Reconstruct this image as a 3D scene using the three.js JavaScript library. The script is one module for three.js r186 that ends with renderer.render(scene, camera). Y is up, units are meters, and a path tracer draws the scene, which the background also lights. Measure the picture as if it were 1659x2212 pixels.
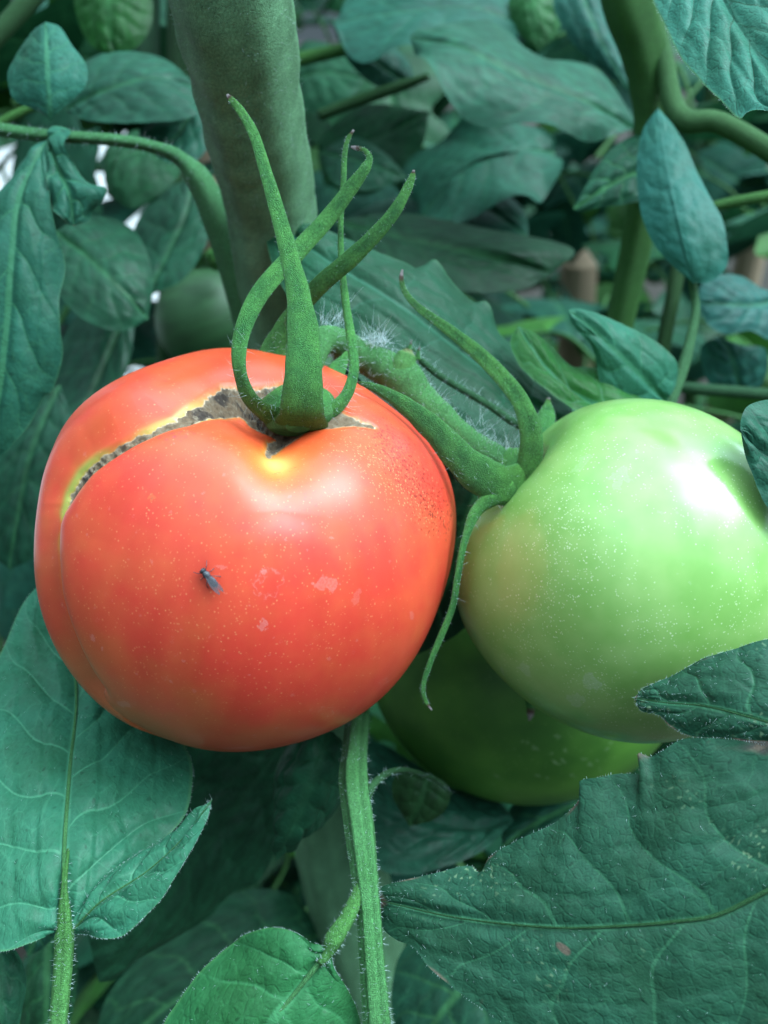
import * as THREE from 'three';
import { ImprovedNoise } from 'three/addons/math/ImprovedNoise.js';
import { mergeGeometries } from 'three/addons/utils/BufferGeometryUtils.js';

// ------------------------------------------------------------------ camera, sky, sun, exposure
const scene = new THREE.Scene();
const camera = new THREE.PerspectiveCamera(55.4, 0.75, 0.01, 60);
camera.position.set(0, 0.8, 0);
camera.rotation.set(-28 * Math.PI / 180, 0, 0);
camera.focus = 0.186;
camera.userData.fStop = 14;
camera.updateMatrixWorld(true);
scene.add(camera);
const renderer = new THREE.WebGLRenderer({ antialias: true });
renderer.toneMapping = THREE.LinearToneMapping;
renderer.toneMappingExposure = 2.05;
renderer.shadowMap.enabled = true;

const V3 = (x, y, z) => new THREE.Vector3(x, y, z);
const noise = new ImprovedNoise();
const N3 = (x, y, z) => noise.noise(x, y, z);
const fbm = (x, y, z, o = 3) => { let a = 0, s = 1; for (let i = 0; i < o; i++) { a += s * N3(x, y, z); x *= 2.03; y *= 2.03; z *= 2.03; s *= 0.5; } return a; };
const clamp = (x, a = 0, b = 1) => Math.min(b, Math.max(a, x));
const sstep = (a, b, x) => { const t = clamp((x - a) / (b - a)); return t * t * (3 - 2 * t); };
const lerp = (a, b, t) => a + (b - a) * t;
const mix3 = (a, b, t) => [lerp(a[0], b[0], t), lerp(a[1], b[1], t), lerp(a[2], b[2], t)];
function rng(seed) { let s = seed >>> 0; return () => { s = (s + 0x6D2B79F5) | 0; let t = Math.imul(s ^ (s >>> 15), 1 | s); t = (t + Math.imul(t ^ (t >>> 7), 61 | t)) ^ t; return ((t ^ (t >>> 14)) >>> 0) / 4294967296; }; }
const toS = (c) => Math.round(255 * clamp(c <= 0.0031308 ? 12.92 * c : 1.055 * Math.pow(c, 1 / 2.4) - 0.055));

const SUN = V3(0.58, 0.80, 0.02).normalize().toArray();
{ // bright overcast sky, cool white, brightest overhead and round the veiled sun
  const W = 512, H = 256, d = new Float32Array(W * H * 4);
  for (let j = 0; j < H; j++) for (let i = 0; i < W; i++) {
    const el = ((j + 0.5) / H - 0.5) * Math.PI, az = ((i + 0.5) / W - 0.5) * 2 * Math.PI, s = Math.sin(el);
    const x = Math.cos(el) * Math.cos(az), z = Math.cos(el) * Math.sin(az), k = (j * W + i) * 4;
    const cosSun = x * SUN[0] + s * SUN[1] + z * SUN[2], aSun = Math.acos(clamp(cosSun, -1, 1));
    let L = s > 0 ? 0.07 + 1.35 * Math.pow(s, 2.6) + 1.0 * Math.exp(-Math.pow(aSun / 0.70, 2)) + 2.4 * Math.exp(-Math.pow(aSun / 0.46, 2)) * Math.pow(clamp(0.34 + 1.0 * fbm(x * 4.2 + 7, s * 5, z * 4.2, 3)), 1.5) + 8.5 * Math.exp(-Math.pow(aSun * (1 + 0.9 * fbm(x * 5 + 2, s * 5, z * 5, 3)) / 0.2, 2)) : 0.06;
    const cl = fbm(x * 1.6 + 3, s * 2.6, z * 1.6 + 1, 4);
    if (s > 0) L *= Math.max(0.25, 1 + 0.9 * cl);
    L = Math.max(L, 0.06);
    d[k] = L * 0.70; d[k + 1] = L * 0.98; d[k + 2] = L * 1.15; d[k + 3] = 1;
  }
  const sky = new THREE.DataTexture(d, W, H, THREE.RGBAFormat, THREE.FloatType);
  sky.mapping = THREE.EquirectangularReflectionMapping; sky.magFilter = THREE.LinearFilter; sky.needsUpdate = true;
  scene.background = sky; scene.environment = sky;
}
const sun = new THREE.DirectionalLight(0xfff6ec, 1.0);
sun.target.position.set(0, 0.7, -0.25);
sun.position.set(SUN[0] * 3, 0.7 + SUN[1] * 3, SUN[2] * 3 - 0.25);
sun.castShadow = true; sun.shadow.radius = 80; sun.shadow.mapSize.set(2048, 2048);
Object.assign(sun.shadow.camera, { left: -1.5, right: 1.5, top: 1.5, bottom: -1.5, near: 0.1, far: 8 });
scene.add(sun, sun.target);

// ------------------------------------------------------------------ places: v = position on a 1659 x 2212 picture plane, d = metres from the lens
const F = 2106.6, CX = 829.5, CY = 1106;
const CAM = camera.position.clone(), CM = camera.matrixWorld.clone();
const at = (x, y, d) => new THREE.Vector3((x - CX) / F * d, -(y - CY) / F * d, -d).applyMatrix4(CM);
const camDir = (x, y, z) => new THREE.Vector3(x, y, z).transformDirection(CM);

// ------------------------------------------------------------------ naming and adding
const used = {};
function numbered(n) { const k = used[n] = (used[n] ?? -1) + 1; return k ? n + '_' + String(k).padStart(3, '0') : n; }
function thing(name, label, category, base, group) {
  const o = new THREE.Group(); o.name = numbered(name); o.position.copy(base); o.userData = { label, category };
  if (group) o.userData.group = group;
  scene.add(o); return o;
}
function rootOf(o) { while (o.parent && o.parent !== scene) o = o.parent; return o; }
function part(name, geo, mat, parent, extra) {           // geometry is given in the world and moved to its thing's own axes
  geo.translate(...rootOf(parent).position.clone().negate().toArray());
  const m = new THREE.Mesh(geo, mat); m.name = numbered(name); m.castShadow = m.receiveShadow = true;
  if (extra) Object.assign(m.userData, extra);
  parent.add(m); return m;
}

// ------------------------------------------------------------------ textures and materials
function dataTex(W, H, f, srgb, rep) {
  const d = new Uint8Array(W * H * 4);
  for (let j = 0; j < H; j++) for (let i = 0; i < W; i++) { const c = f(i, j), k = (j * W + i) * 4; d[k] = c[0]; d[k + 1] = c[1]; d[k + 2] = c[2]; d[k + 3] = 255; }
  const t = new THREE.DataTexture(d, W, H); t.magFilter = THREE.LinearFilter; t.minFilter = THREE.LinearMipmapLinearFilter; t.generateMipmaps = true;
  if (srgb) t.colorSpace = THREE.SRGBColorSpace;
  if (rep) t.wrapS = t.wrapT = THREE.RepeatWrapping;
  t.needsUpdate = true; return t;
}
// leaf relief: a net of small veins, 18 mm a side, built from the distance to scattered cell centres
const leafBump = (() => {
  const S = 512, r = rng(11), pts = [];
  for (let i = 0; i < 150; i++) pts.push([r(), r()]);
  const p2 = []; for (let i = 0; i < 2200; i++) p2.push([r(), r()]);
  const grid = (P, G) => { const g = Array.from({ length: G * G }, () => []); for (const p of P) g[Math.floor(p[1] * G) * G + Math.floor(p[0] * G)].push(p); return g; };
  const g1 = grid(pts, 9), g2 = grid(p2, 34);
  const near = (g, G, x, y) => {
    let a = 9, b = 9; const cx = Math.floor(x * G), cy = Math.floor(y * G);
    for (let dy = -1; dy <= 1; dy++) for (let dx = -1; dx <= 1; dx++) {
      const ix = cx + dx, iy = cy + dy, ox = ix < 0 ? -1 : ix >= G ? 1 : 0, oy = iy < 0 ? -1 : iy >= G ? 1 : 0;
      for (const p of g[((iy + G) % G) * G + ((ix + G) % G)]) { const q = Math.hypot(p[0] + ox - x, p[1] + oy - y); if (q < a) { b = a; a = q; } else if (q < b) b = q; }
    }
    return [a, b];
  };
  return dataTex(S, S, (i, j) => {
    const x = (i + 0.5) / S, y = (j + 0.5) / S, A = near(g1, 9, x, y), B = near(g2, 34, x, y);
    const h = 0.5 * sstep(0, 0.03, A[1] - A[0]) + 0.38 * (1 - clamp(B[0] * 34 / 0.8)) + 0.12 * r();
    const v = Math.round(255 * clamp(h)); return [v, v, v];
  }, false, true);
})();
const fineBump = (() => { const r = rng(5); return dataTex(256, 256, (i, j) => { const v = Math.round(255 * clamp(0.5 + 0.9 * N3(i / 4, j / 4, 2) * 0.5 + (r() - 0.5) * 0.5)); return [v, v, v]; }, false, true); })();
const mottle = (() => dataTex(512, 512, (i, j) => {
  const a = i / 512 * 2 * Math.PI, b = j / 512 * 2 * Math.PI, X = Math.cos(a), Y = Math.sin(a), Z = Math.cos(b), Wd = Math.sin(b);
  const n = fbm(X * 2 + Z * 3, Y * 2 + Wd * 3, Z * 2 - X, 4), m = N3(i / 5, j / 5, 1);
  const v = 0.86 + 0.16 * n + 0.07 * m; return [toS(clamp(v * v)), toS(clamp(v * v)), toS(clamp(v * v * 0.98))];
}, true, true))();
const tex = (t, r) => { const c = t.clone(); c.repeat.set(r, r); c.needsUpdate = true; return c; };
const leafBumpM = tex(leafBump, 1 / 0.018), mottleM = tex(mottle, 1 / 0.05), fineM = tex(fineBump, 1 / 0.012);

const leafMat = new THREE.MeshPhysicalMaterial({ name: 'leaf', color: 0xffffff, vertexColors: true, map: mottleM, roughness: 0.95, bumpMap: leafBumpM, bumpScale: 0.00014, specularIntensity: 0.15, clearcoat: 0.25, clearcoatRoughness: 0.4, transmission: 0.16, thickness: 0, side: THREE.DoubleSide });
const farLeafMat = new THREE.MeshPhysicalMaterial({ name: 'leaf_far', color: 0xffffff, vertexColors: true, map: mottleM, roughness: 0.95, specularIntensity: 0.15, clearcoat: 0.25, clearcoatRoughness: 0.4, transmission: 0.2, thickness: 0, side: THREE.DoubleSide });
const grainM = (() => { const r = rng(17), t = dataTex(512, 512, (i, j) => { const n = N3(i / 6, j / 6, 5), m = N3(i / 17, j / 17, 9), q = r(); let v = 0.66 + 0.26 * m + 0.30 * n + 0.16 * (q - 0.5); if (q > 0.975) v = 1.0; return [toS(clamp(v)), toS(clamp(v)), toS(clamp(v))]; }, true, true); t.repeat.set(1 / 0.016, 1 / 0.016); return t; })();
const stalkMat = new THREE.MeshPhysicalMaterial({ name: 'stalk', color: 0xffffff, vertexColors: true, map: grainM, roughness: 0.55, specularIntensity: 0.3, bumpMap: fineM, bumpScale: 0.0005 });
const hairMat = new THREE.MeshStandardMaterial({ name: 'hair', color: new THREE.Color(0.42, 0.56, 0.54), roughness: 0.6 });

// ------------------------------------------------------------------ builders
const curve = (pts) => new THREE.CatmullRomCurve3(pts, false, 'centripetal', 0.5);
function spaced(pts, n) { const c = curve(pts); c.arcLengthDivisions = Math.max(400, n * 3); return c.getSpacedPoints(n); }
const vpts = (list, d) => list.map((p) => at(p[0], p[1], p[2] ?? d));
// depth along a list is filled in evenly between the points that give one
function withDepth(list, d) {
  const q = list.map((p) => p.slice()); let last = -1;
  q.forEach((p, i) => {
    if (p[2] === undefined) return;
    for (let k = last + 1; k < i; k++) q[k][2] = last < 0 ? p[2] : lerp(q[last][2], p[2], (k - last) / (i - last));
    last = i;
  });
  for (let k = last + 1; k < q.length; k++) q[k][2] = last < 0 ? d : q[last][2];
  return q;
}

const hash2 = (x, y) => { let h = Math.imul(x | 0, 374761393) ^ Math.imul(y | 0, 668265263); h = Math.imul(h ^ (h >>> 13), 1274126177); h ^= h >>> 16; return [(h & 1023) / 1023, ((h >>> 10) & 1023) / 1023]; };
function worley(x, y) {                                       // gap between the two nearest cell centres: zero on the lines of a net
  const ix = Math.floor(x), iy = Math.floor(y); let a = 9, b = 9;
  for (let dy = -1; dy <= 1; dy++) for (let dx = -1; dx <= 1; dx++) { const h = hash2(ix + dx, iy + dy), q = Math.hypot(ix + dx + h[0] - x, iy + dy + h[1] - y); if (q < a) { b = a; a = q; } else if (q < b) b = q; }
  return b - a;
}
const GREEN = [0.030, 0.105, 0.040], VEIN = [0.10, 0.24, 0.085], BROWN = [0.20, 0.13, 0.10];
// one blade: midrib and two margins (base to tip), as points in the world
function blade(o) {
  const nu = o.nu ?? 110, nv = o.nv ?? 30, M = spaced(o.mid, nu), L = spaced(o.L, nu), R = spaced(o.R, nu);
  const seed = o.seed ?? 1, n = o.veins ?? 7, slope = o.slope ?? 0.17, tone = (c) => [c[0] * 0.66, c[1] * 1.03, c[2] * (o.bake ? 1.22 : 1.04)], col = tone(o.color ?? GREEN), vc = tone(o.vein ?? VEIN);
  const puff = o.puff ?? 0.0008, camber = o.camber ?? 0.10, wav = o.wave ?? 0, C = 2 * nv + 1;
  const even = (E) => E.map((_, i) => { const w = Math.min(i, nu - i, Math.round(nu * 0.085)); const s = V3(0, 0, 0); for (let k = -w; k <= w; k++) s.add(E[i + k]); return s.divideScalar(2 * w + 1); }), L2 = even(L), R2 = even(R);   // margins without their teeth, so that teeth bend only the rim
  const P = [], S = [];
  const toward = o.toward ?? CAM;
  let len = 0; for (let i = 1; i <= nu; i++) len += M[i].distanceTo(M[i - 1]);
  for (let i = 0; i <= nu; i++) for (let j = -nv; j <= nv; j++) {
    const s = j / nv, E = s < 0 ? L[i] : R[i], a = Math.abs(s);
    const E2 = s < 0 ? L2[i] : R2[i], p = M[i].clone().lerp(E2, a).addScaledVector(E.clone().sub(E2), Math.pow(a, 4));
    P.push(p); S.push(s);
  }
  // normals of the plain sheet
  const Nn = [];
  for (let i = 0; i <= nu; i++) for (let j = 0; j < C; j++) {
    const i0 = Math.max(1, Math.min(nu - 1, i)), a = P[(i0 - 1) * C + j], b = P[(i0 + 1) * C + j], j0 = Math.max(1, Math.min(C - 2, j));
    const c = P[i0 * C + j0 - 1], d = P[i0 * C + j0 + 1];
    const nn = b.clone().sub(a).cross(d.clone().sub(c)).normalize();
    Nn.push(nn);
  }
  const mean = V3(0, 0, 0); for (const q of Nn) mean.add(q); mean.normalize();
  const up = o.up ?? toward.clone().sub(P[Math.floor(nu / 2) * C + nv]).normalize();
  const flip = mean.dot(up) < 0 ? -1 : 1;
  for (const q of Nn) { q.multiplyScalar(flip); if (q.dot(mean) * flip < 0.15) q.lerp(mean.clone().multiplyScalar(flip), 0.6).normalize(); }
  const pos = new Float32Array(P.length * 3), uv = new Float32Array(P.length * 2), uv1 = new Float32Array(P.length * 2), cl = new Float32Array(P.length * 3);
  const under = o.under ? -1 : 1, veinW = o.veinWidth ?? 0.00027;
  const soft = (E) => { const q = M.map((m, i) => m.distanceTo(E[i])), w = Math.round(nu * 0.07); return q.map((_, i) => { let s = 0, c = 0; for (let k = -w; k <= w; k++) { const j = i + k; if (j < 0 || j > nu) continue; const g = 1 - Math.abs(k) / (w + 1); s += q[j] * g; c += g; } return s / c; }); };
  const SL = soft(L), SR = soft(R);
  let acc = 0;
  for (let i = 0; i <= nu; i++) {
    if (i) acc += M[i].distanceTo(M[i - 1]);
    const u = i / nu, hwL = M[i].distanceTo(L[i]), hwR = M[i].distanceTo(R[i]);
    for (let j = 0; j < C; j++) {
      const k = i * C + j, s = S[k], a = Math.abs(s), hw = s < 0 ? hwL : hwR, p = P[k];
      const jit = 0.05 * N3(u * 4 + seed, s * 2.2, seed * 1.7) ;
      const w = (u - slope * Math.pow(a, 0.85) + jit) * n + (s < 0 ? 0.37 : 0) + seed * 0.31;
      const f = w - Math.floor(w), dv = Math.min(f, 1 - f), dist = dv / n * len * 0.75;
      const edge = 1 - sstep(0.6, 1, a) * 0.85, near = sstep(0.02, 0.22, a), tip = sstep(0, 0.06, u) * (1 - sstep(0.9, 1, u));
      const hs = (s < 0 ? SL : SR)[i], w2 = (a * hs / 0.006 + jit * 8 + 0.3 * N3(u * 9, seed, s * 3)), f2 = w2 - Math.floor(w2), d2 = Math.min(f2, 1 - f2);
      let h = puff * (Math.pow(Math.sin(Math.PI * f), 0.65) * near * edge * tip * (0.75 + 0.5 * N3(Math.floor(w) * 1.3, seed, s > 0 ? 1 : 5)));
      h += puff * 0.22 * sstep(0, 0.25, d2) * near * edge * tip;
      h -= under * puff * 0.5 * Math.exp(-Math.pow(a * hw / 0.0011, 2)) * tip;
      h += 0.00025 * (o.rough ?? 1) * fbm(p.x * 260, p.y * 260, p.z * 260, 2) * tip;
      h += camber * Math.min((s < 0 ? SL : SR)[i], hw * 1.6) * (o.cup ? a * a : (1 - a * a)) * (o.cup ? 1 : 1);
      h += wav * Math.sin(u * (o.freq ?? 17) + (s < 0 ? 2.1 : 0) + seed) * a * a * a * tip;
      const q = p.clone().addScaledVector(Nn[k], h);
      pos[3 * k] = q.x; pos[3 * k + 1] = q.y; pos[3 * k + 2] = q.z;
      uv[2 * k] = acc; uv[2 * k + 1] = s * hs;
      uv1[2 * k] = u; uv1[2 * k + 1] = ((s + 1) / 2 + (o.slot ?? 0)) / (o.slots ?? 1);
      if (o.bake) { cl[3 * k] = cl[3 * k + 1] = cl[3 * k + 2] = 1; continue; }
      const big = fbm(q.x * 60 + seed, q.y * 60, q.z * 60, 3);
      let c = [col[0] * (1 + 0.35 * big), col[1] * (1 + 0.28 * big), col[2] * (1 + 0.3 * big)];
      const vw = Math.max(veinW * (1.15 - 0.7 * a), (len / nu) * 0.35);
      const vs = (1 - sstep(vw * 0.5, vw * 1.6, dist)) * (1 - 0.55 * a) * tip * (o.veinMix ?? 0.55);
      const ms = 1 - sstep(0.0004, 0.0005 + 0.0010 * (1 - u), a * hw);
      c = mix3(c, vc, Math.max(vs, ms * (o.midMix ?? 0.7)));
      c = mix3(c, vc, 0.28 * (o.veinMix ?? 0.55) * (1 - sstep(0.02, 0.09, d2)) * near);
      if (o.specks) { const z = N3(q.x * 900, q.y * 900, q.z * 900), zone = sstep(0.0, 0.35, N3(q.x * 70 + 9, q.y * 70, q.z * 70) + o.specks); c = mix3(c, [0.22, 0.30, 0.16], 0.7 * sstep(0.3, 0.5, z) * zone); }
      if (o.brown) { const z = N3(q.x * 150 + 4, q.y * 150, q.z * 150 + seed), e = sstep(0.9, 0.985, a) * sstep(0.05, 0.3, z) + sstep(0.965, 0.995, u) * 0.9; c = mix3(c, BROWN, clamp(e * o.brown)); }
      if (o.rim) c = mix3(c, o.rim, 0.75 * sstep(0.955, 1, a));
      cl[3 * k] = c[0]; cl[3 * k + 1] = c[1]; cl[3 * k + 2] = c[2];
    }
  }
  const idx = [];
  for (let i = 0; i < nu; i++) for (let j = 0; j < C - 1; j++) {
    const a = i * C + j, b = a + 1, c = a + C, d = c + 1;
    if (flip > 0) idx.push(a, c, b, b, c, d); else idx.push(a, b, c, b, d, c);
  }
  const g = new THREE.BufferGeometry();
  g.setAttribute('position', new THREE.BufferAttribute(pos, 3)); g.setAttribute('uv', new THREE.BufferAttribute(uv, 2)); g.setAttribute('uv1', new THREE.BufferAttribute(uv1, 2)); g.setAttribute('color', new THREE.BufferAttribute(cl, 3));
  g.setIndex(idx); g.computeVertexNormals();
  const HL = M.map((m, i) => m.distanceTo(L[i])), HR = M.map((m, i) => m.distanceTo(R[i]));
  const colorAt = (u, s) => {                                 // the colours of the blade: ground tone, veins, the net between them, flecks and dry edges
    const i = Math.min(nu, Math.round(u * nu)), a = Math.abs(s), hw = s < 0 ? SL[i] : SR[i], X = u * len, Y = s * hw;
    const jit = 0.05 * N3(u * 4 + seed, s * 2.2, seed * 1.7), w = (u - slope * Math.pow(a, 0.85) + jit) * n + (s < 0 ? 0.37 : 0) + seed * 0.31;
    const f = w - Math.floor(w), dv = Math.min(f, 1 - f), dist = dv / n * len * 0.75, tip = sstep(0, 0.05, u) * (1 - sstep(0.93, 1, u));
    const big = fbm(X * 70 + seed, Y * 70, seed, 3), sm = N3(X * 1300, Y * 1300, seed), md = fbm(X * 320, Y * 320, seed + 3, 2);
    const lum = 1 + 0.26 * big + 0.12 * sm + 0.10 * md; let c = [col[0] * lum, col[1] * lum, col[2] * (lum + 0.1 * big)];
    const wx = X + 0.0012 * N3(X * 300, Y * 300, 1), wy = Y + 0.0012 * N3(X * 300, Y * 300, 7), k1 = worley(wx / 0.0062 + seed, wy / 0.0042), k2 = worley(wx / 0.0018 + seed, wy / 0.0015);
    const vm = o.veinMix ?? 0.34, vw = veinW * (1.25 - 0.75 * a);
    c = mix3(c, vc, 0.16 * vm * (1 - sstep(0.03, 0.12, k2)));
    c = mix3(c, vc, 0.62 * vm * (1 - sstep(0.02, 0.075, k1)) * sstep(0.03, 0.12, a) * (0.6 + 0.6 * big));
    const vs = (1 - sstep(vw * 0.35, vw * 1.1, dist)) * (1 - 0.5 * a) * tip * vm * 1.35, ms = 1 - sstep(0.0003, 0.0004 + 0.0008 * (1 - u), a * hw);
    c = mix3(c, vc, clamp(Math.max(vs, ms * (o.midMix ?? 0.7))));
    if (o.specks) { const z = N3(X * 1100, Y * 1100, 3), zone = sstep(0.05, 0.5, N3(X * 60 + 9, Y * 60, seed) + o.specks); c = mix3(c, [0.17, 0.27, 0.15], 0.75 * sstep(0.28, 0.5, z) * zone); const q = N3(X * 190 + 5, Y * 190, seed); c = mix3(c, BROWN.map((x) => x * 0.6), sstep(0.62, 0.7, q) * 0.8); }
    { const z = N3(X * 700 + 3, Y * 700, seed + 9); c = mix3(c, c.map((x) => x * 0.45), (o.dots ?? 0.6) * sstep(0.5, 0.62, z)); }
    if (o.brown) { const z = N3(X * 130 + 4, s * 3, seed), z2 = N3(X * 500, Y * 500, 2), e = sstep(0.93, 0.985, a + 0.02 * z2) * sstep(0.1, 0.35, z) + sstep(0.975, 0.995, u + 0.004 * z2); c = mix3(c, mix3(BROWN, [0.09, 0.06, 0.06], sstep(0, 0.4, z2)), clamp(e * o.brown)); }
    if (o.rim) c = mix3(c, o.rim, 0.6 * sstep(0.965, 1, a));
    return c;
  };
  g.userData = { colorAt, edge: (t, side) => { const i = Math.round(t * nu), j = side < 0 ? 0 : C - 1, k = i * C + j, m = i * C + nv; return { p: V3(pos[3 * k], pos[3 * k + 1], pos[3 * k + 2]), n: P[k].clone().sub(P[m]).normalize() }; }, face: (t, s) => { const i = Math.round(t * nu), j = Math.round((s + 1) * nv), k = i * C + j; return { p: V3(pos[3 * k], pos[3 * k + 1], pos[3 * k + 2]), n: Nn[k].clone() }; } };
  return g;
}
// stalks, stems and sepals: a section carried along a line of [x, y, depth, width, twist]
function sweep(list, o = {}) {
  const q = withDepth(list, o.d ?? 0.2); let lw = 10, lt = 0;
  for (const p of q) { lw = p[3] = p[3] ?? lw; lt = p[4] = p[4] ?? lt; }
  const c = curve(q.map((p) => at(p[0], p[1], p[2]))), n = o.n ?? 60, seg = o.seg ?? 14, m = q.length - 1;
  const pos = [], uv = [], cl = [], idx = [], fr = [];
  let acc = 0, lp = null;
  for (let i = 0; i <= n; i++) {
    const t = i / n, p = c.getPoint(t), T = c.getTangent(t).normalize(), k = Math.min(m - 1, Math.floor(t * m)), f = t * m - k, fs = f * f * (3 - 2 * f);
    const view = CAM.clone().sub(p).normalize();
    let B = V3().crossVectors(T, view).normalize(), Nn = V3().crossVectors(B, T).normalize();
    const tw = lerp(q[k][4], q[k + 1][4], f), W = lerp(q[k][3], q[k + 1][3], fs) / F * (CM && CAM.clone().sub(p).dot(camDir(0, 0, 1)));
    const B2 = B.clone().multiplyScalar(Math.cos(tw)).addScaledVector(Nn, Math.sin(tw)), N2 = Nn.clone().multiplyScalar(Math.cos(tw)).addScaledVector(B, -Math.sin(tw));
    if (lp) acc += p.distanceTo(lp); lp = p;
    fr.push({ p, T, B: B2, N: N2, W });
    for (let j = 0; j <= seg; j++) {
      const a = j / seg * 2 * Math.PI, ca = Math.cos(a), sa = Math.sin(a);
      let r = 1; if (o.ridges) r += (o.ridge ?? 0.05) * Math.cos(a * o.ridges + (o.phase ?? 0));
      if (o.lump) r += o.lump * N3(p.x * 180 + ca, p.y * 180 + sa, p.z * 180);
      const th = o.thick ?? 1, v = p.clone().addScaledVector(B2, ca * W / 2 * r).addScaledVector(N2, sa * W / 2 * th * r - (o.fold ?? 0) * W * (ca * ca - 0.4) - (o.rib ?? 0) * W * Math.exp(-Math.pow(ca / 0.16, 2)) * Math.max(0, sa));
      pos.push(v.x, v.y, v.z); uv.push(acc, (a / (2 * Math.PI)) * Math.PI * Math.max(W, 0.002));
      const col = o.color(t, a, v); cl.push(col[0], col[1], col[2]);
    }
  }
  const C = seg + 1;
  for (let i = 0; i < n; i++) for (let j = 0; j < seg; j++) { const a = i * C + j, b = a + 1, e = a + C, d = e + 1; idx.push(a, b, e, b, d, e); }
  const g = new THREE.BufferGeometry();
  for (const end of [0, n]) { // close the ends
    const ci = pos.length / 3, P = fr[end].p; pos.push(P.x, P.y, P.z); uv.push(0, 0); const k = end * C; cl.push(cl[3 * k], cl[3 * k + 1], cl[3 * k + 2]);
    for (let j = 0; j < seg; j++) end ? idx.push(k + j, k + j + 1, ci) : idx.push(k + j + 1, k + j, ci);
  }
  g.setAttribute('position', new THREE.Float32BufferAttribute(pos, 3)); g.setAttribute('uv', new THREE.Float32BufferAttribute(uv, 2)); g.setAttribute('color', new THREE.Float32BufferAttribute(cl, 3));
  g.setIndex(idx); g.computeVertexNormals();
  g.userData = { pick: (t, a) => { const f = fr[Math.round(t * n)], ca = Math.cos(a), sa = Math.sin(a), th = o.thick ?? 1; const nn = f.B.clone().multiplyScalar(ca * (th < 1 ? th : 1)).addScaledVector(f.N, sa).normalize(); return { p: f.p.clone().addScaledVector(f.B, ca * f.W / 2).addScaledVector(f.N, sa * f.W / 2 * th - (o.fold ?? 0) * f.W * (ca * ca - 0.4)), n: nn, T: f.T }; } };
  return g;
}
// fine hairs: curved three-sided spikes standing on given spots
function hairs(spots, len, rad, seed, bend = 0.4) {
  const r = rng(seed), pos = [], idx = [];
  for (const { p, n } of spots) {
    const l = len * (0.5 + 0.9 * r()), dir = n.clone().add(V3(r() - 0.5, r() - 0.5, r() - 0.5).multiplyScalar(0.9)).normalize(), side = V3(r() - 0.5, r() - 0.5, r() - 0.5).multiplyScalar(bend * 2);
    const b1 = V3().crossVectors(dir, Math.abs(dir.y) < 0.9 ? V3(0, 1, 0) : V3(1, 0, 0)).normalize(), b2 = V3().crossVectors(dir, b1), base = pos.length / 3;
    for (let k = 0; k < 4; k++) {
      const t = k / 3, c = p.clone().addScaledVector(dir, l * t).addScaledVector(side, l * t * t), w = rad * (1 - t * 0.85);
      for (let a = 0; a < 3; a++) { const q = c.clone().addScaledVector(b1, w * Math.cos(a * 2.0944)).addScaledVector(b2, w * Math.sin(a * 2.0944)); pos.push(q.x, q.y, q.z); }
      if (k) for (let a = 0; a < 3; a++) { const i0 = base + (k - 1) * 3 + a, i1 = base + (k - 1) * 3 + (a + 1) % 3; idx.push(i0, i1, i0 + 3, i1, i1 + 3, i0 + 3); }
    }
  }
  const g = new THREE.BufferGeometry(); g.setAttribute('position', new THREE.Float32BufferAttribute(pos, 3)); g.setIndex(idx); g.computeVertexNormals(); return g;
}
const hairSpots = (g, count, seed, t0 = 0, t1 = 1) => { const r = rng(seed), s = []; for (let i = 0; i < count; i++) s.push(g.userData.pick(lerp(t0, t1, r()), r() * 2 * Math.PI)); return s; };
const edgeSpots = (g, count, seed) => { const r = rng(seed), s = []; for (let i = 0; i < count; i++) s.push(g.userData.edge(0.02 + 0.96 * r(), r() < 0.5 ? -1 : 1)); return s; };
const faceSpots = (g, count, seed) => { const r = rng(seed), s = []; for (let i = 0; i < count; i++) s.push(g.userData.face(r(), r() * 1.9 - 0.95)); return s; };

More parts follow.
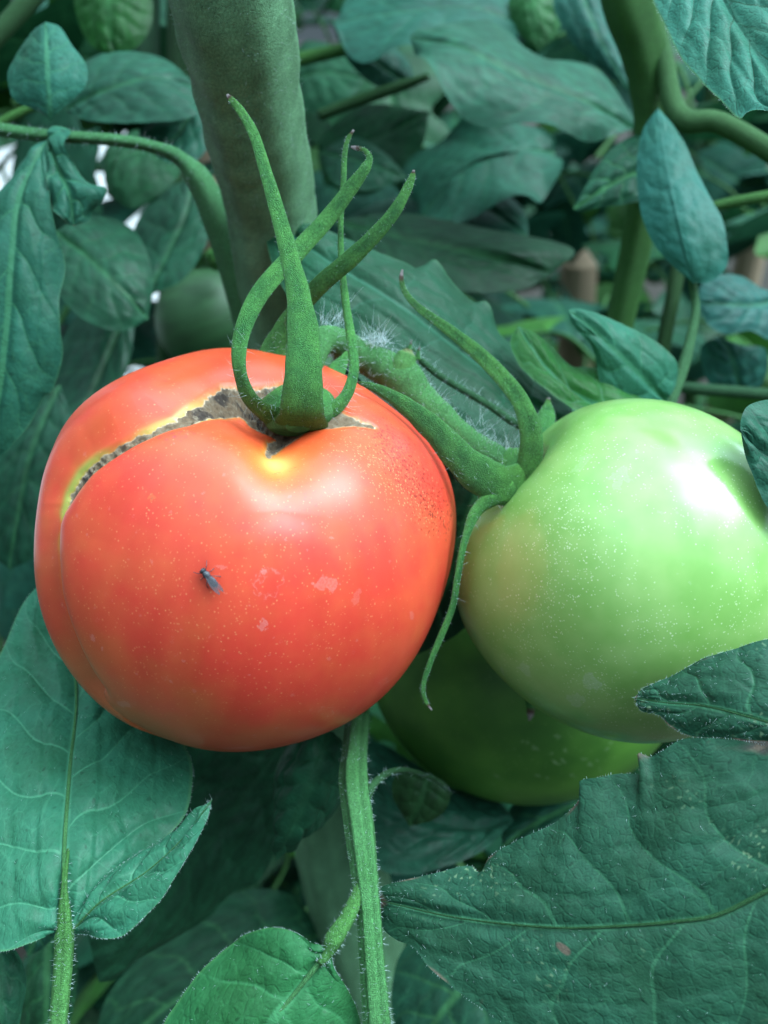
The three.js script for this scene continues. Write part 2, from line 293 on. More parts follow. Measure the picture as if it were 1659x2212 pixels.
// ------------------------------------------------------------------ fruit
function fruit(o) {
  const C = at(o.x, o.y, o.d), R = o.d * Math.sin(Math.atan(o.rv / F));
  const Y = camDir(...o.axis).normalize(), view = CAM.clone().sub(C).normalize();
  const Z = view.clone().addScaledVector(Y, -view.dot(Y)).normalize(), X = V3().crossVectors(Y, Z);
  const toLocal = (w) => [w.dot(X), w.dot(Y), w.dot(Z)];
  const toWorld = (l) => X.clone().multiplyScalar(l[0]).addScaledVector(Y, l[1]).addScaledVector(Z, l[2]);
  const flatDir = o.flat ? view : null;
  const bumps = (o.bumps ?? []).map((b) => ({ l: toLocal(camDir(Math.cos(b[0] * Math.PI / 180), Math.sin(b[0] * Math.PI / 180), b[3] ?? 0).normalize()), a: b[1], w: b[2] }));
  const base = (l) => {                                     // smooth shape without scars
    const th = Math.acos(clamp(l[1], -1, 1));
    let r = 1 - (o.oblate ?? 0.06) * l[1] * l[1] - o.dip * Math.exp(-Math.pow(th / o.dipW, 2)) - 0.05 * Math.exp(-Math.pow((Math.PI - th) / 0.4, 2));
    const ph = Math.atan2(l[0], l[2]);
    r += (o.lobe ?? 0.012) * Math.cos(ph * (o.lobes ?? 5) + (o.lobePhase ?? 0)) * Math.sin(th) * Math.sin(th) * (0.3 + 0.7 * clamp(1.1 - th / 2));
    for (const b of bumps) { const dd = Math.acos(clamp(l[0] * b.l[0] + l[1] * b.l[1] + l[2] * b.l[2], -1, 1)); r += b.a * Math.exp(-Math.pow(dd / b.w, 2)); }
    if (flatDir) { const c = toWorld(l).dot(flatDir); r *= 1 - o.flat * c * c; }
    return r * R;
  };
  const hit = (x, y, rf = base) => {                        // where a picture point meets the fruit
    const dir = at(x, y, 1).sub(CAM).normalize(); let t = C.distanceTo(CAM) - R * 1.3, best = 9, bl = null, bp = null;
    for (let i = 0; i < 1200; i++) {
      const p = CAM.clone().addScaledVector(dir, t).sub(C), len = p.length(), l = toLocal(p.clone().divideScalar(len)), gap = len - rf(l);
      if (gap < best) { best = gap; bl = l; bp = p.clone().add(C); }
      if (gap <= 2e-5) break;
      t += Math.max(2e-5, gap * 0.5); if (gap > 3 * R) break;
    }
    return { l: bl, p: bp, ok: best < 1e-3 };
  };
  return { C, R, X, Y, Z, toLocal, toWorld, base, hit, unit: R / o.rv };
}
function fruitMesh(f, rf, nT, nP) {
  const pos = [], uv = [], idx = [];
  for (let i = 0; i <= nT; i++) for (let j = 0; j <= nP; j++) {
    const th = Math.PI * i / nT, ph = (j / nP - 0.5) * 2 * Math.PI, l = [Math.sin(th) * Math.sin(ph), Math.cos(th), Math.sin(th) * Math.cos(ph)];
    const p = f.toWorld(l).multiplyScalar(rf(l)).add(f.C); pos.push(p.x, p.y, p.z); uv.push(j / nP, i / nT);
  }
  const C = nP + 1;
  for (let i = 0; i < nT; i++) for (let j = 0; j < nP; j++) { const a = i * C + j, b = a + 1, c = a + C, d = c + 1; if (i) idx.push(a, c, b); if (i < nT - 1) idx.push(b, c, d); }
  const g = new THREE.BufferGeometry(); g.setAttribute('position', new THREE.Float32BufferAttribute(pos, 3)); g.setAttribute('uv', new THREE.Float32BufferAttribute(uv, 2)); g.setIndex(idx); g.computeVertexNormals();
  { // join the seam and the poles
    const nn = g.attributes.normal, avg = (A) => { const s = V3(0, 0, 0); for (const k of A) s.add(V3(nn.getX(k), nn.getY(k), nn.getZ(k))); s.normalize(); for (const k of A) nn.setXYZ(k, s.x, s.y, s.z); };
    for (let i = 1; i < nT; i++) avg([i * C, i * C + nP]);
    for (const i of [0, nT]) avg(Array.from({ length: C }, (_, j) => i * C + j));
  }
  return g;
}
function fruitTexture(W, H, colorOf, paint) {
  const buf = new Float32Array(W * H * 3);
  for (let j = 0; j < H; j++) { const th = Math.PI * (j + 0.5) / H, st = Math.sin(th), ct = Math.cos(th);
    for (let i = 0; i < W; i++) { const ph = ((i + 0.5) / W - 0.5) * 2 * Math.PI, c = colorOf([st * Math.sin(ph), ct, st * Math.cos(ph)], th, ph), k = (j * W + i) * 3; buf[k] = c[0]; buf[k + 1] = c[1]; buf[k + 2] = c[2]; } }
  const stamp = (l, rad, col, alpha, shape) => {
    const th = Math.acos(clamp(l[1], -1, 1)), ph = Math.atan2(l[0], l[2]), st = Math.max(0.05, Math.sin(th));
    const jr = Math.ceil(rad * 1.3 / Math.PI * H) + 1, ir = Math.ceil(rad * 1.3 / (2 * Math.PI) / st * W) + 1, cj = Math.round(th / Math.PI * H - 0.5), ci = Math.round((ph / (2 * Math.PI) + 0.5) * W - 0.5);
    for (let j = Math.max(0, cj - jr); j <= Math.min(H - 1, cj + jr); j++) for (let di = -ir; di <= ir; di++) {
      const i = (ci + di + W * 4) % W, dy = ((j + 0.5) / H * Math.PI - th) / rad, x0 = ((ci + di + 0.5) / W - 0.5) * 2 * Math.PI, dx = (x0 - ph) * st / rad;
      const a = alpha * (shape ? shape(dx, dy) : 1 - sstep(0.55, 1.1, Math.hypot(dx, dy))); if (a <= 0) continue;
      const k = (j * W + i) * 3; for (let c = 0; c < 3; c++) buf[k + c] = lerp(buf[k + c], col[c], a);
    }
  };
  paint(stamp);
  return dataTex(W, H, (i, j) => { const k = (j * W + i) * 3; return [toS(buf[k]), toS(buf[k + 1]), toS(buf[k + 2])]; }, true);
}
const patchShape = (seed, sx, sy, rot, ring) => (x, y) => {
  const c = Math.cos(rot), s = Math.sin(rot), X = (x * c + y * s) / sx, Y = (-x * s + y * c) / sy, d = Math.hypot(X, Y) + 0.6 * fbm(x * 2.3 + seed, y * 2.3, seed, 4);
  const body = 1 - sstep(0.62, 0.82, d); if (body <= 0) return 0;
  const tx = 0.55 + 0.45 * N3(x * 9 + seed, y * 9, 3);
  return ring ? sstep(0.5, 0.72, d) * body * clamp(0.2 + 1.4 * N3(x * 3, y * 3, seed) + 0.4) : body * (0.75 * tx + 0.25 * sstep(0.4, 0.75, d));
};
const skinBump = tex(fineBump, 30);
// ------------------------------------------------------------------ the ripe red tomato
const red = fruit({ x: 530, y: 1180, d: 0.215, rv: 445, axis: [0.20, 0.76, 0.62], dip: 0.27, dipW: 0.36, oblate: 0.03, lobe: 0.014, lobes: 7, lobePhase: 0.2,
  bumps: [[22, 0.05, 0.38], [146, 0.05, 0.42], [177, -0.115, 0.36], [199, -0.10, 0.34], [5, 0.02, 0.4]] });
const FRUIT = 'tomatoes hanging on the plants';
const redThing = thing('ripe_tomato', 'large ripe red tomato with a grey corky crack and curling green sepals', 'tomato', red.C, FRUIT);
const camLocal = (f) => ({ x: f.toLocal(camDir(1, 0, 0)), y: f.toLocal(camDir(0, 1, 0)), z: f.toLocal(camDir(0, 0, 1)) });
const dot3 = (a, b) => a[0] * b[0] + a[1] * b[1] + a[2] * b[2];
const ang = (a, b) => Math.acos(clamp(dot3(a, b), -1, 1));
const lineOf = (f, list) => list.map(([x, y, w]) => ({ l: f.hit(x, y).l, w }));
function lineDist(l, chain, rv) {                            // signed distance to a chain of tapered capsules, in picture units
  let best = 1e9, W0 = 0, W1 = 0, W2 = 0;
  for (let i = 0; i < chain.length - 1; i++) {
    const a = chain[i], b = chain[i + 1], ab = [b.l[0] - a.l[0], b.l[1] - a.l[1], b.l[2] - a.l[2]], al = [l[0] - a.l[0], l[1] - a.l[1], l[2] - a.l[2]];
    const t = clamp(dot3(al, ab) / Math.max(1e-9, dot3(ab, ab))), d = Math.hypot(al[0] - ab[0] * t, al[1] - ab[1] * t, al[2] - ab[2] * t) * rv - lerp(a.w, b.w, t);
    const m = Math.exp(-Math.max(d, -40) / 14) + 1e-30, s = dot3(l, [a.l[1] * b.l[2] - a.l[2] * b.l[1], a.l[2] * b.l[0] - a.l[0] * b.l[2], a.l[0] * b.l[1] - a.l[1] * b.l[0]]) > 0 ? 1 : -1;
    W0 += m; W1 += m * (i + t); W2 += m * s; if (d < best) best = d;
  }
  return [best, W1 / W0, W2 / W0];
}
const crack = lineOf(red, [[600, 880, 55], [505, 866, 35], [450, 880, 22], [385, 901, 15], [315, 924, 11], [250, 956, 12], [190, 995, 16], [158, 1030, 20], [136, 1066, 18], [124, 1096, 9], [115, 1130, 4], [111, 1168, 6], [113, 1225, 4], [119, 1280, 2], [146, 1368, 2], [206, 1476, 1]]);
const rimA = lineOf(red, [[555, 902, 36], [640, 910, 42], [712, 906, 36], [772, 912, 13], [808, 923, 1]]);
const rimB = lineOf(red, [[645, 922, 30], [600, 948, 24], [582, 972, 5]]);
const furrow = lineOf(red, [[640, 905, 0], [592, 965, 0], [596, 1005, 0], [604, 1075, 0], [606, 1180, 0]]);
const swell = [[455, 965, 0.014, 0.22], [745, 975, 0.012, 0.22], [300, 860, 0.02, 0.22]].map(([x, y, a, w]) => ({ l: red.hit(x, y).l, a, w }));
const notch = red.hit(600, 992).l, RC = camLocal(red);
const corkSD = (l) => {
  const c = lineDist(l, crack, 445), d = Math.min(lineDist(l, rimA, 445)[0], lineDist(l, rimB, 445)[0]);
  const rag = 7 * fbm(l[0] * 26, l[1] * 26, l[2] * 26, 3);
  return [Math.min(c[0], d) + (c[1] > 12.4 ? 4 : rag * (c[1] > 9.3 ? 0.35 : 0.75)), c[0], c[1], Math.min(c[0], d), c[2]];
};
const redR = (l) => {
  let r = red.base(l); const [sd, c, w, d0, side] = corkSD(l), fs = sstep(-0.8, 0.8, side);
  { const cl = sstep(0.8, 3.6, w); r -= red.R * 0.046 * Math.exp(-Math.pow(Math.max(0, c) / lerp(62, 26, fs), 2)) * cl; r += red.R * 0.013 * fs * sstep(-4, 30, c) * Math.exp(-Math.pow(Math.max(0, c - 30) / 70, 2)) * cl; r += red.R * 0.016 * (1 - fs) * Math.exp(-Math.pow((c - 115) / 60, 2)) * cl; }
  { const [fd, fw] = lineDist(l, furrow, 445), k = fd + 6; r -= red.R * lerp(0.075, 0.012, clamp(fw / 3.2)) * Math.exp(-Math.pow(Math.max(0, k) / lerp(34, 75, clamp(fw / 3.5)), 2)) * (1 - sstep(3.2, 4, fw)); }
  for (const s of swell) r += red.R * s.a * Math.exp(-Math.pow(ang(l, s.l) / s.w, 2));
  const deep = lerp(0.014, 0.022, sstep(1.5, 4, w));
  r -= red.R * deep * (1 - sstep(-9, 14, d0));
  r += red.R * 0.008 * Math.exp(-Math.pow((c - 105) / 50, 2)) * sstep(1.5, 4, w);             // the flesh swells beside the split
  r -= red.R * 0.015 * Math.exp(-Math.pow(ang(l, notch) / 0.10, 2));
  if (sd < 2) r += red.R * 0.016 * fbm(l[0] * 34, l[1] * 34, l[2] * 34, 4) * (1 - sstep(-4, 2, sd));
  return r;
};
const redTex = fruitTexture(2048, 1024, (l) => {
  if (dot3(l, RC.z) < -0.35) return [0.52, 0.035, 0.02];
  const [sd, c, w] = corkSD(l), n = fbm(l[0] * 3, l[1] * 3, l[2] * 3, 3), cx = dot3(l, RC.x), cy = dot3(l, RC.y);
  const n2 = fbm(l[0] * 14, l[1] * 14, l[2] * 14, 3);
  let col = mix3([0.70, 0.052, 0.030], [0.72, 0.095, 0.036], clamp(0.35 + 0.8 * n + 0.25 * n2));
  { const ph = Math.atan2(l[0], l[2]), k = 1 + 0.16 * fbm(ph * 7, l[1] * 1.3, 4, 3); col = [col[0] * (0.5 + 0.5 * k), col[1] * k, col[2] * k]; }
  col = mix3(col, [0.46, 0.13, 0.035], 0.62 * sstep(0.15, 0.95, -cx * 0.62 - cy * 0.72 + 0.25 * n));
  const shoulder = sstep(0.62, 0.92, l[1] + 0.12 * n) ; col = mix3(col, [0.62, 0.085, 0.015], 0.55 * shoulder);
  col = mix3(col, [0.64, 0.30, 0.04], 0.8 * (1 - sstep(2, 20, Math.max(0, sd))) * Math.exp(-Math.pow(ang(l, notch) / 0.26, 2)));
  const yd = ang(l, notch); col = mix3(col, [0.64, 0.19, 0.025], 0.85 * Math.exp(-Math.pow(yd / 0.15, 2))); col = mix3(col, [0.60, 0.50, 0.13], 0.95 * Math.exp(-Math.pow(yd / 0.068, 2)));
  const green = clamp(0.15 + 0.6 * sstep(1.6, 2.6, w) * (1 - sstep(3.8, 4.8, w)) + 0.8 * sstep(5, 6.6, w) * (1 - sstep(9.2, 10.2, w)) + 0.25 * sstep(10.2, 10.6, w) * (1 - sstep(11, 11.6, w))), hw = lerp(13, 24, sstep(5, 7, w) * (1 - sstep(9, 10, w))) * (1 + 0.25 * n);
  col = mix3(col, [0.62, 0.22, 0.035], 0.8 * green * (1 - sstep(0, hw * 2.1, c))); col = mix3(col, [0.33, 0.38, 0.075], green * (1 - sstep(hw * 0.2, hw * 1.2, c)));
  col = mix3(col, [0.56, 0.28, 0.06], 0.45 * (w > 9.5 ? 0.2 : 1) * (1 - sstep(1, 8, sd)));
  col = mix3(col, [0.52, 0.38, 0.24], 1 - sstep(-1, 2.5, sd));
  if (sd < 1.5) {
    const a = fbm(l[0] * 38, l[1] * 38, l[2] * 38, 4), b = fbm(l[0] * 11 + 5, l[1] * 11, l[2] * 11, 3), s = N3(l[0] * 170, l[1] * 170, l[2] * 30);
    let k = mix3([0.40, 0.275, 0.165], [0.12, 0.088, 0.07], sstep(0, 0.7, b + 0.28 * sstep(0.5, 1, w) * (1 - sstep(2, 3, w)) + 0.4 * sstep(6.6, 7.2, w) * (1 - sstep(8, 8.6, w)) + 0.3 * a)); k = mix3(k, [0.54, 0.43, 0.30], 0.7 * sstep(-7, -2, sd) * (w < 1 ? 1 : 0.7));
    k = mix3(k, [0.50, 0.39, 0.27], sstep(0.1, 0.75, a + 0.5 * s)); k = mix3(k, [0.07, 0.052, 0.04], 0.35 * sstep(0.2, 0.7, -a + 0.3 * s));
    col = mix3(col, k, 1 - sstep(-2.5, 1.5, sd));
  }
  return col;
}, (stamp) => {
  const r = rng(77), g = () => r() + r() + r() - 1.5, v = 1 / 445;
  const clear = (l) => corkSD(l)[0] > 4;
  for (let i = 0; i < 2600; i++) { const l = red.toLocal(camDir(g(), g(), 0.25 + r()).normalize()); if (clear(l)) stamp(l, (0.8 + 1.1 * r()) * v, [0.78, 0.30, 0.13], 0.25 + 0.5 * r()); }
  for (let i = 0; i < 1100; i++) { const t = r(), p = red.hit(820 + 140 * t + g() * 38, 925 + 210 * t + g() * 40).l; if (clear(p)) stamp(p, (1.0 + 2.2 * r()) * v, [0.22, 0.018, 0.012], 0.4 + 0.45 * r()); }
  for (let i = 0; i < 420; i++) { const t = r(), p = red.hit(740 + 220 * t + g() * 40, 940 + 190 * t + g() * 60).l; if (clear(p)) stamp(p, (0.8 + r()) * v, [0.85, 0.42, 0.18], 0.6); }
  for (let i = 0; i < 230; i++) { const x = 560 + 140 * r() + g() * 10, y = 1005 + 110 * r(), p = red.hit(x, y).l, e = 0.25 * (x - 600) / 60; stamp(p, 4.5 * v, [0.25, 0.03, 0.03], 0.5 * r(), (a, b) => { const c = Math.cos(e), s = Math.sin(e); return 1 - sstep(0.4, 1, Math.hypot((a * c - b * s) * 1.0, (a * s + b * c) * 5)); }); }
  for (let i = 0; i < 60; i++) { const p = red.hit(380 + g() * 40, 945 + g() * 14).l; if (clear(p)) stamp(p, (2 + 3 * r()) * v, [0.34, 0.015, 0.05], 0.3 * r()); }
  const pale = [0.72, 0.30, 0.27], P = (x, y, rad, sx, sy, rot, a, ring, c) => stamp(red.hit(x, y).l, rad * v, c ?? pale, a, patchShape(x * 0.13 + y, sx, sy, rot, ring));
  P(710, 1262, 36, 0.95, 0.5, 0.25, 0.55); P(580, 1255, 34, 1, 1, 0, 0.42, true); P(569, 1350, 15, 0.7, 1, 0, 0.7); P(272, 1516, 30, 1, 0.35, -0.75, 0.6); P(706, 1538, 36, 1, 0.42, 0.65, 0.6, true);
  P(510, 1616, 34, 1, 0.4, 0, 0.55); P(830, 1472, 26, 1, 0.45, 1.0, 0.5, true); P(205, 1375, 11, 0.6, 1, -0.4, 0.6); P(225, 1398, 7, 0.5, 1, 0, 0.6); P(570, 1235, 7, 1, 1, 0, 0.9); P(480, 1225, 12, 1, 0.4, 0, 0.5); P(890, 1330, 16, 0.5, 1, -0.3, 0.4); P(770, 1290, 20, 0.5, 1, 0.4, 0.3);
  for (let i = 0; i < 130; i++) { const l = red.toLocal(camDir(g(), g() - 0.25, 0.4 + r()).normalize()); if (clear(l)) stamp(l, (3 + 5 * r()) * v, pale, 0.28 + 0.35 * r(), patchShape(i * 3.3, 0.4 + 0.6 * r(), 0.3 + 0.5 * r(), r() * 3, r() < 0.4)); }
  P(330, 1075, 9, 1, 1, 0, 0.5, false, [0.6, 0.25, 0.06]); P(330, 1077, 3, 1, 1, 0, 0.7, false, [0.3, 0.12, 0.06]); P(360, 829, 4, 1, 1, 0, 0.7, false, [0.3, 0.02, 0.03]);
});
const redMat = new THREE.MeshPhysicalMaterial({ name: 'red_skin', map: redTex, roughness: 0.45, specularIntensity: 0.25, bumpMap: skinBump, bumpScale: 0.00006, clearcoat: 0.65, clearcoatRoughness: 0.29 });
const corkMat = new THREE.MeshStandardMaterial({ name: 'cork', map: redTex, roughness: 0.95, bumpMap: tex(fineBump, 60), bumpScale: 0.0004 });
{
  const g = fruitMesh(red, redR, 400, 720), skin = [], cork = [], ix = g.index.array, ps = g.attributes.position, q = [0, 0, 0], cache = new Map();
  const sdAt = (i) => { let s = cache.get(i); if (s === undefined) { const p = V3(ps.getX(i), ps.getY(i), ps.getZ(i)).sub(red.C).normalize(); s = corkSD(red.toLocal(p))[0]; cache.set(i, s); } return s; };
  for (let t = 0; t < ix.length; t += 3) { const s = sdAt(ix[t]) + sdAt(ix[t + 1]) + sdAt(ix[t + 2]); (s < -1.5 ? cork : skin).push(ix[t], ix[t + 1], ix[t + 2]); }
  const a = g.clone(), b = g.clone(); a.setIndex(skin); b.setIndex(cork);
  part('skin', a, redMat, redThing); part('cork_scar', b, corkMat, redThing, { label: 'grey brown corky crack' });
}
const SEP = [0.115, 0.37, 0.085], SEPD = [0.035, 0.165, 0.05], DRY = [0.15, 0.09, 0.07], DRYW = [0.55, 0.48, 0.48];
function sepalColor(o = {}) {
  const seed = o.seed ?? 1, dry = o.dry ?? 0.05;
  return (t, a, p) => {
    const n = fbm(p.x * 300 + seed, p.y * 300, p.z * 300, 3), m = N3(p.x * 1500, p.y * 1500, p.z * 1500);
    let c = mix3(SEP, SEPD, clamp(0.62 - 0.4 * Math.abs(Math.cos(a)) + 0.55 * n)).map((x) => x * (o.tone ?? 1)); c = c.map((x) => x * (1.15 + 0.12 * m));
    c = mix3(c, [0.105, 0.25, 0.03], (o.warm ?? 0.5) * (sstep(0.75, 1, t) + 0.8 * (1 - sstep(0.0, 0.28, t))));
    c = mix3(c, [0.14, 0.40, 0.13], 0.75 * sstep(0.86, 0.99, Math.abs(Math.cos(a))));
    if (o.scarred) c = mix3(c, [0.2, 0.16, 0.11], o.scarred * sstep(0.25, 0.6, N3(p.x * 400, p.y * 400, 3)) * sstep(0.8, 1, -Math.cos(a)));
    const e = t + 0.012 * N3(p.x * 800, p.y * 800, p.z * 800);
    c = mix3(c, DRY, sstep(1 - dry - 0.02, 1 - dry * 0.8, e)); return mix3(c, DRYW, sstep(1 - dry * 0.75, 1 - dry * 0.4, e));
  };
}
function cup(f, x, y, rad, depth, lean) {                     // the disc that the sepals grow from
  const list = []; const C0 = at(x, y, lean); return C0;
}
function addSepals(f, parent, list, seedBase) {
  const geos = [];
  list.forEach((s, i) => { s.pts.forEach((p, k) => { if (k > 2 && p[3]) p[3] *= 0.9; }); const g = sweep(s.pts, { n: 110, seg: 22, thick: s.thick ?? 0.09, fold: s.fold ?? 0.12, rib: s.rib ?? 0.07, lump: s.lump ?? 0.07, color: sepalColor({ seed: seedBase + i, ...s }) }); geos.push(g); });
  return geos;
}
{
  // calyx: a shallow fuzzy cup with five sepals
  const bowl = sweep([[648, 918, 0.1905, 60, 0], [645, 900, 0.194, 150], [642, 880, 0.198, 168], [640, 862, 0.203, 120], [640, 845, 0.2065, 70]], { n: 30, seg: 40, thick: 0.6, color: sepalColor({ seed: 4, dry: 0.0001, warm: 0.2 }) });
  const calyx = part('calyx', bowl, stalkMat, redThing);
  const sep = addSepals(red, calyx, [
    { pts: [[650, 924, 0.1925, 120, 0], [652, 892, 0.1870, 94], [655, 845, 0.1850, 88], [657, 790, 0.1845, 90], [655, 720, 0.1850, 78], [645, 640, 0.186, 58], [625, 550, 0.1875, 45], [597, 450, 0.189, 37], [572, 365, 0.190, 31], [548, 290, 0.191, 26], [520, 240, 0.1915, 22], [500, 216, 0.192, 17], [490, 204, 0.192, 7]], dry: 0.045, scarred: 0.8, fold: 0.1 },
    { pts: [[612, 906, 0.1935, 60, 0.5], [575, 893, 0.1905, 52, 0.7], [538, 862, 0.189, 46, 0.8], [517, 805, 0.1885, 44, 0.75], [517, 740, 0.1895, 44, 0.5], [545, 660, 0.192, 46, 0.2], [590, 598, 0.196, 46, 0], [650, 535, 0.199, 44], [705, 475, 0.200, 41], [755, 410, 0.199, 35], [788, 365, 0.198, 26], [798, 342, 0.198, 16], [788, 325, 0.198, 11], [770, 320, 0.198, 11], [758, 317, 0.198, 5]], dry: 0.10 },
    { pts: [[690, 900, 0.1955, 54, -0.6], [722, 884, 0.196, 38, -0.7], [750, 852, 0.197, 30, -0.6], [765, 800, 0.198, 27, -0.4], [760, 740, 0.200, 24, -0.2], [748, 660, 0.203, 20, 0], [738, 570, 0.205, 16], [736, 480, 0.206, 14], [742, 390, 0.206, 14], [745, 330, 0.206, 13], [752, 300, 0.206, 11], [764, 281, 0.206, 5]], dry: 0.045, thick: 0.5 },
    { pts: [[610, 868, 0.2045, 60, 0.2], [585, 830, 0.209, 64], [585, 775, 0.212, 62], [610, 715, 0.211, 50], [650, 660, 0.208, 44], [695, 612, 0.204, 44], [750, 565, 0.200, 44], [805, 512, 0.197, 38], [850, 460, 0.195, 32], [878, 410, 0.194, 25], [890, 382, 0.194, 17], [894, 367, 0.194, 6]], dry: 0.04 },
    { pts: [[690, 872, 0.204, 56, 0], [712, 838, 0.209, 52], [728, 800, 0.213, 40], [748, 770, 0.216, 22], [764, 748, 0.217, 6]], dry: 0.06 },
  ], 10);
  sep.forEach((g, i) => part('sepal', g, stalkMat, calyx));
  const sp = []; sep.forEach((g, i) => sp.push(...hairSpots(g, i === 4 ? 60 : 420, 50 + i, 0.03, 0.93)));
  const inner = []; inner.push(...hairSpots(bowl, 160, 61, 0.3, 1), ...hairSpots(sep[3], 70, 62, 0.0, 0.3), ...hairSpots(sep[1], 50, 63, 0.05, 0.3), ...hairSpots(sep[2], 50, 64, 0.05, 0.35));
  part('hair', mergeGeometries([hairs(sp, 0.00035, 0.00003, 3), hairs(inner, 0.0024, 0.00003, 4)]), hairMat, calyx, { kind: 'stuff' });
}

// ------------------------------------------------------------------ the pale green tomato
const grn = fruit({ x: 1365, y: 1225, d: 0.222, rv: 370, axis: [-0.76, 0.64, 0.12], dip: 0.17, dipW: 0.34, oblate: 0.0, lobe: 0.012, lobes: 5, lobePhase: 1.2, bumps: [[190, 0.055, 0.4], [-75, 0.03, 0.5], [40, -0.04, 0.4]] });
const grnThing = thing('green_tomato', 'pale green unripe tomato with white specks, right of the red one', 'tomato', grn.C, FRUIT);
const GC = camLocal(grn);
const grnTex = fruitTexture(2048, 1024, (l) => {
  const cx = dot3(l, GC.x), cy = dot3(l, GC.y), n = fbm(l[0] * 2.2, l[1] * 2.2, l[2] * 2.2, 3), n2 = fbm(l[0] * 9, l[1] * 9, l[2] * 9, 3);
  let c = mix3([0.20, 0.42, 0.09], [0.30, 0.51, 0.15], clamp(0.5 + 0.8 * n + 0.25 * n2));
  c = mix3(c, [0.36, 0.37, 0.12], 0.14 * sstep(0.6, 0.98, -cx + 0.12 * n - 0.25 * Math.abs(cy + 0.15)));
  c = mix3(c, [0.16, 0.36, 0.07], 0.5 * Math.exp(-Math.pow(Math.acos(clamp(l[1], -1, 1)) / 0.42, 2)));
  const th = Math.acos(clamp(l[1], -1, 1)); c = mix3(c, [0.20, 0.13, 0.06], 0.8 * (1 - sstep(0.2, 0.27 + 0.03 * n2, th)));
  return c;
}, (stamp) => {
  const r = rng(31), g = () => r() + r() + r() - 1.5, v = 1 / 370;
  for (let i = 0; i < 5200; i++) { const l = grn.toLocal(camDir(g() - 0.25, g(), 0.25 + r()).normalize()); if (N3(l[0] * 3, l[1] * 3, l[2] * 3) + 0.35 < r() * 0.7) continue; stamp(l, (0.8 + 1.0 * r()) * v, [0.62, 0.74, 0.46], 0.35 + 0.5 * r()); }
  const pale = [0.46, 0.58, 0.40], P = (x, y, rad, sx, sy, rot, a, ring) => stamp(grn.hit(x, y).l, rad * v, pale, a, patchShape(x * 0.13 + y, sx, sy, rot, ring));
  P(1134, 1448, 26, 1, 0.7, -0.5, 0.6); P(1279, 1476, 26, 0.9, 1, 0.2, 0.7); P(1242, 1512, 34, 1, 0.6, -0.4, 0.6); P(1085, 1450, 22, 1, 0.3, -0.8, 0.6); P(1420, 965, 15, 0.4, 1, -0.3, 0.5, true); P(1260, 1000, 34, 1, 0.5, 0.2, 0.3); P(1340, 1030, 30, 1, 0.7, 0, 0.3);
  for (let i = 0; i < 40; i++) stamp(grn.toLocal(camDir(g(), g(), 0.4 + r()).normalize()), (2 + 5 * r()) * v, pale, 0.3, patchShape(i * 5.1, 0.5 + 0.5 * r(), 0.4 + 0.4 * r(), r() * 3, false));
});
const grnMat = new THREE.MeshPhysicalMaterial({ name: 'green_skin', map: grnTex, roughness: 0.45, specularIntensity: 0.25, bumpMap: skinBump, bumpScale: 0.00005, clearcoat: 1.0, clearcoatRoughness: 0.2 });
part('skin', fruitMesh(grn, grn.base, 180, 320), grnMat, grnThing);
{
  const knob = sweep([[1150, 1020, 0.2165, 70, 0], [1128, 1022, 0.2175, 105], [1108, 1014, 0.219, 100], [1085, 1000, 0.221, 76]], { n: 24, seg: 30, color: sepalColor({ seed: 8, dry: 0.0001, warm: 0.2 }) });
  const calyx = part('calyx', knob, stalkMat, grnThing);
  const sep = addSepals(grn, calyx, [
    { pts: [[1136, 1040, 0.2125, 62, 0.3], [1146, 985, 0.2115, 56, 0.3], [1146, 930, 0.2110, 49, 0.2], [1125, 868, 0.2115, 43, 0], [1085, 815, 0.2125, 40], [1035, 765, 0.214, 36], [980, 720, 0.2155, 29], [930, 684, 0.2165, 22], [895, 656, 0.217, 17], [874, 628, 0.217, 14], [867, 602, 0.217, 11], [869, 582, 0.217, 5]], dry: 0.10, fold: 0.04 },
    { pts: [[1132, 1040, 0.2115, 84, 0], [1088, 1048, 0.2065, 88], [1040, 1028, 0.2040, 86], [990, 985, 0.2035, 76], [935, 925, 0.2035, 62], [880, 880, 0.2035, 44], [835, 850, 0.2035, 30], [800, 834, 0.2035, 19], [783, 829, 0.2035, 11], [770, 824, 0.2035, 5]], dry: 0.045, fold: 0.16, tone: 0.72 },
    { pts: [[1108, 1062, 0.2085, 60, 0.2], [1065, 1075, 0.2065, 42, 0.4], [1030, 1105, 0.2055, 30, 0.6], [1005, 1165, 0.2050, 22, 0.8], [990, 1240, 0.2055, 20, 0.8], [978, 1310, 0.206, 19, 0.6], [955, 1370, 0.206, 18, 0.4], [930, 1430, 0.2055, 15], [914, 1485, 0.205, 12], [920, 1515, 0.205, 10], [933, 1534, 0.205, 4]], dry: 0.06, thick: 0.5 },
    { pts: [[1150, 1000, 0.220, 60, 0], [1170, 950, 0.226, 50], [1180, 900, 0.232, 40], [1185, 860, 0.238, 10]], dry: 0.02 },
  ], 30);
  sep.forEach((g) => part('sepal', g, stalkMat, calyx));
  const sp = []; sep.forEach((g, i) => sp.push(...hairSpots(g, 380, 80 + i, 0.03, 0.93)));
  const inner = [...hairSpots(knob, 120, 91, 0.2, 1), ...hairSpots(sep[0], 40, 92, 0.0, 0.7), ...hairSpots(sep[1], 26, 93, 0.02, 0.4), ...hairSpots(sep[2], 22, 94, 0.0, 0.5)];
  part('hair', mergeGeometries([hairs(sp, 0.00035, 0.00003, 5), hairs(inner, 0.0022, 0.00003, 6)]), hairMat, calyx, { kind: 'stuff' });
}

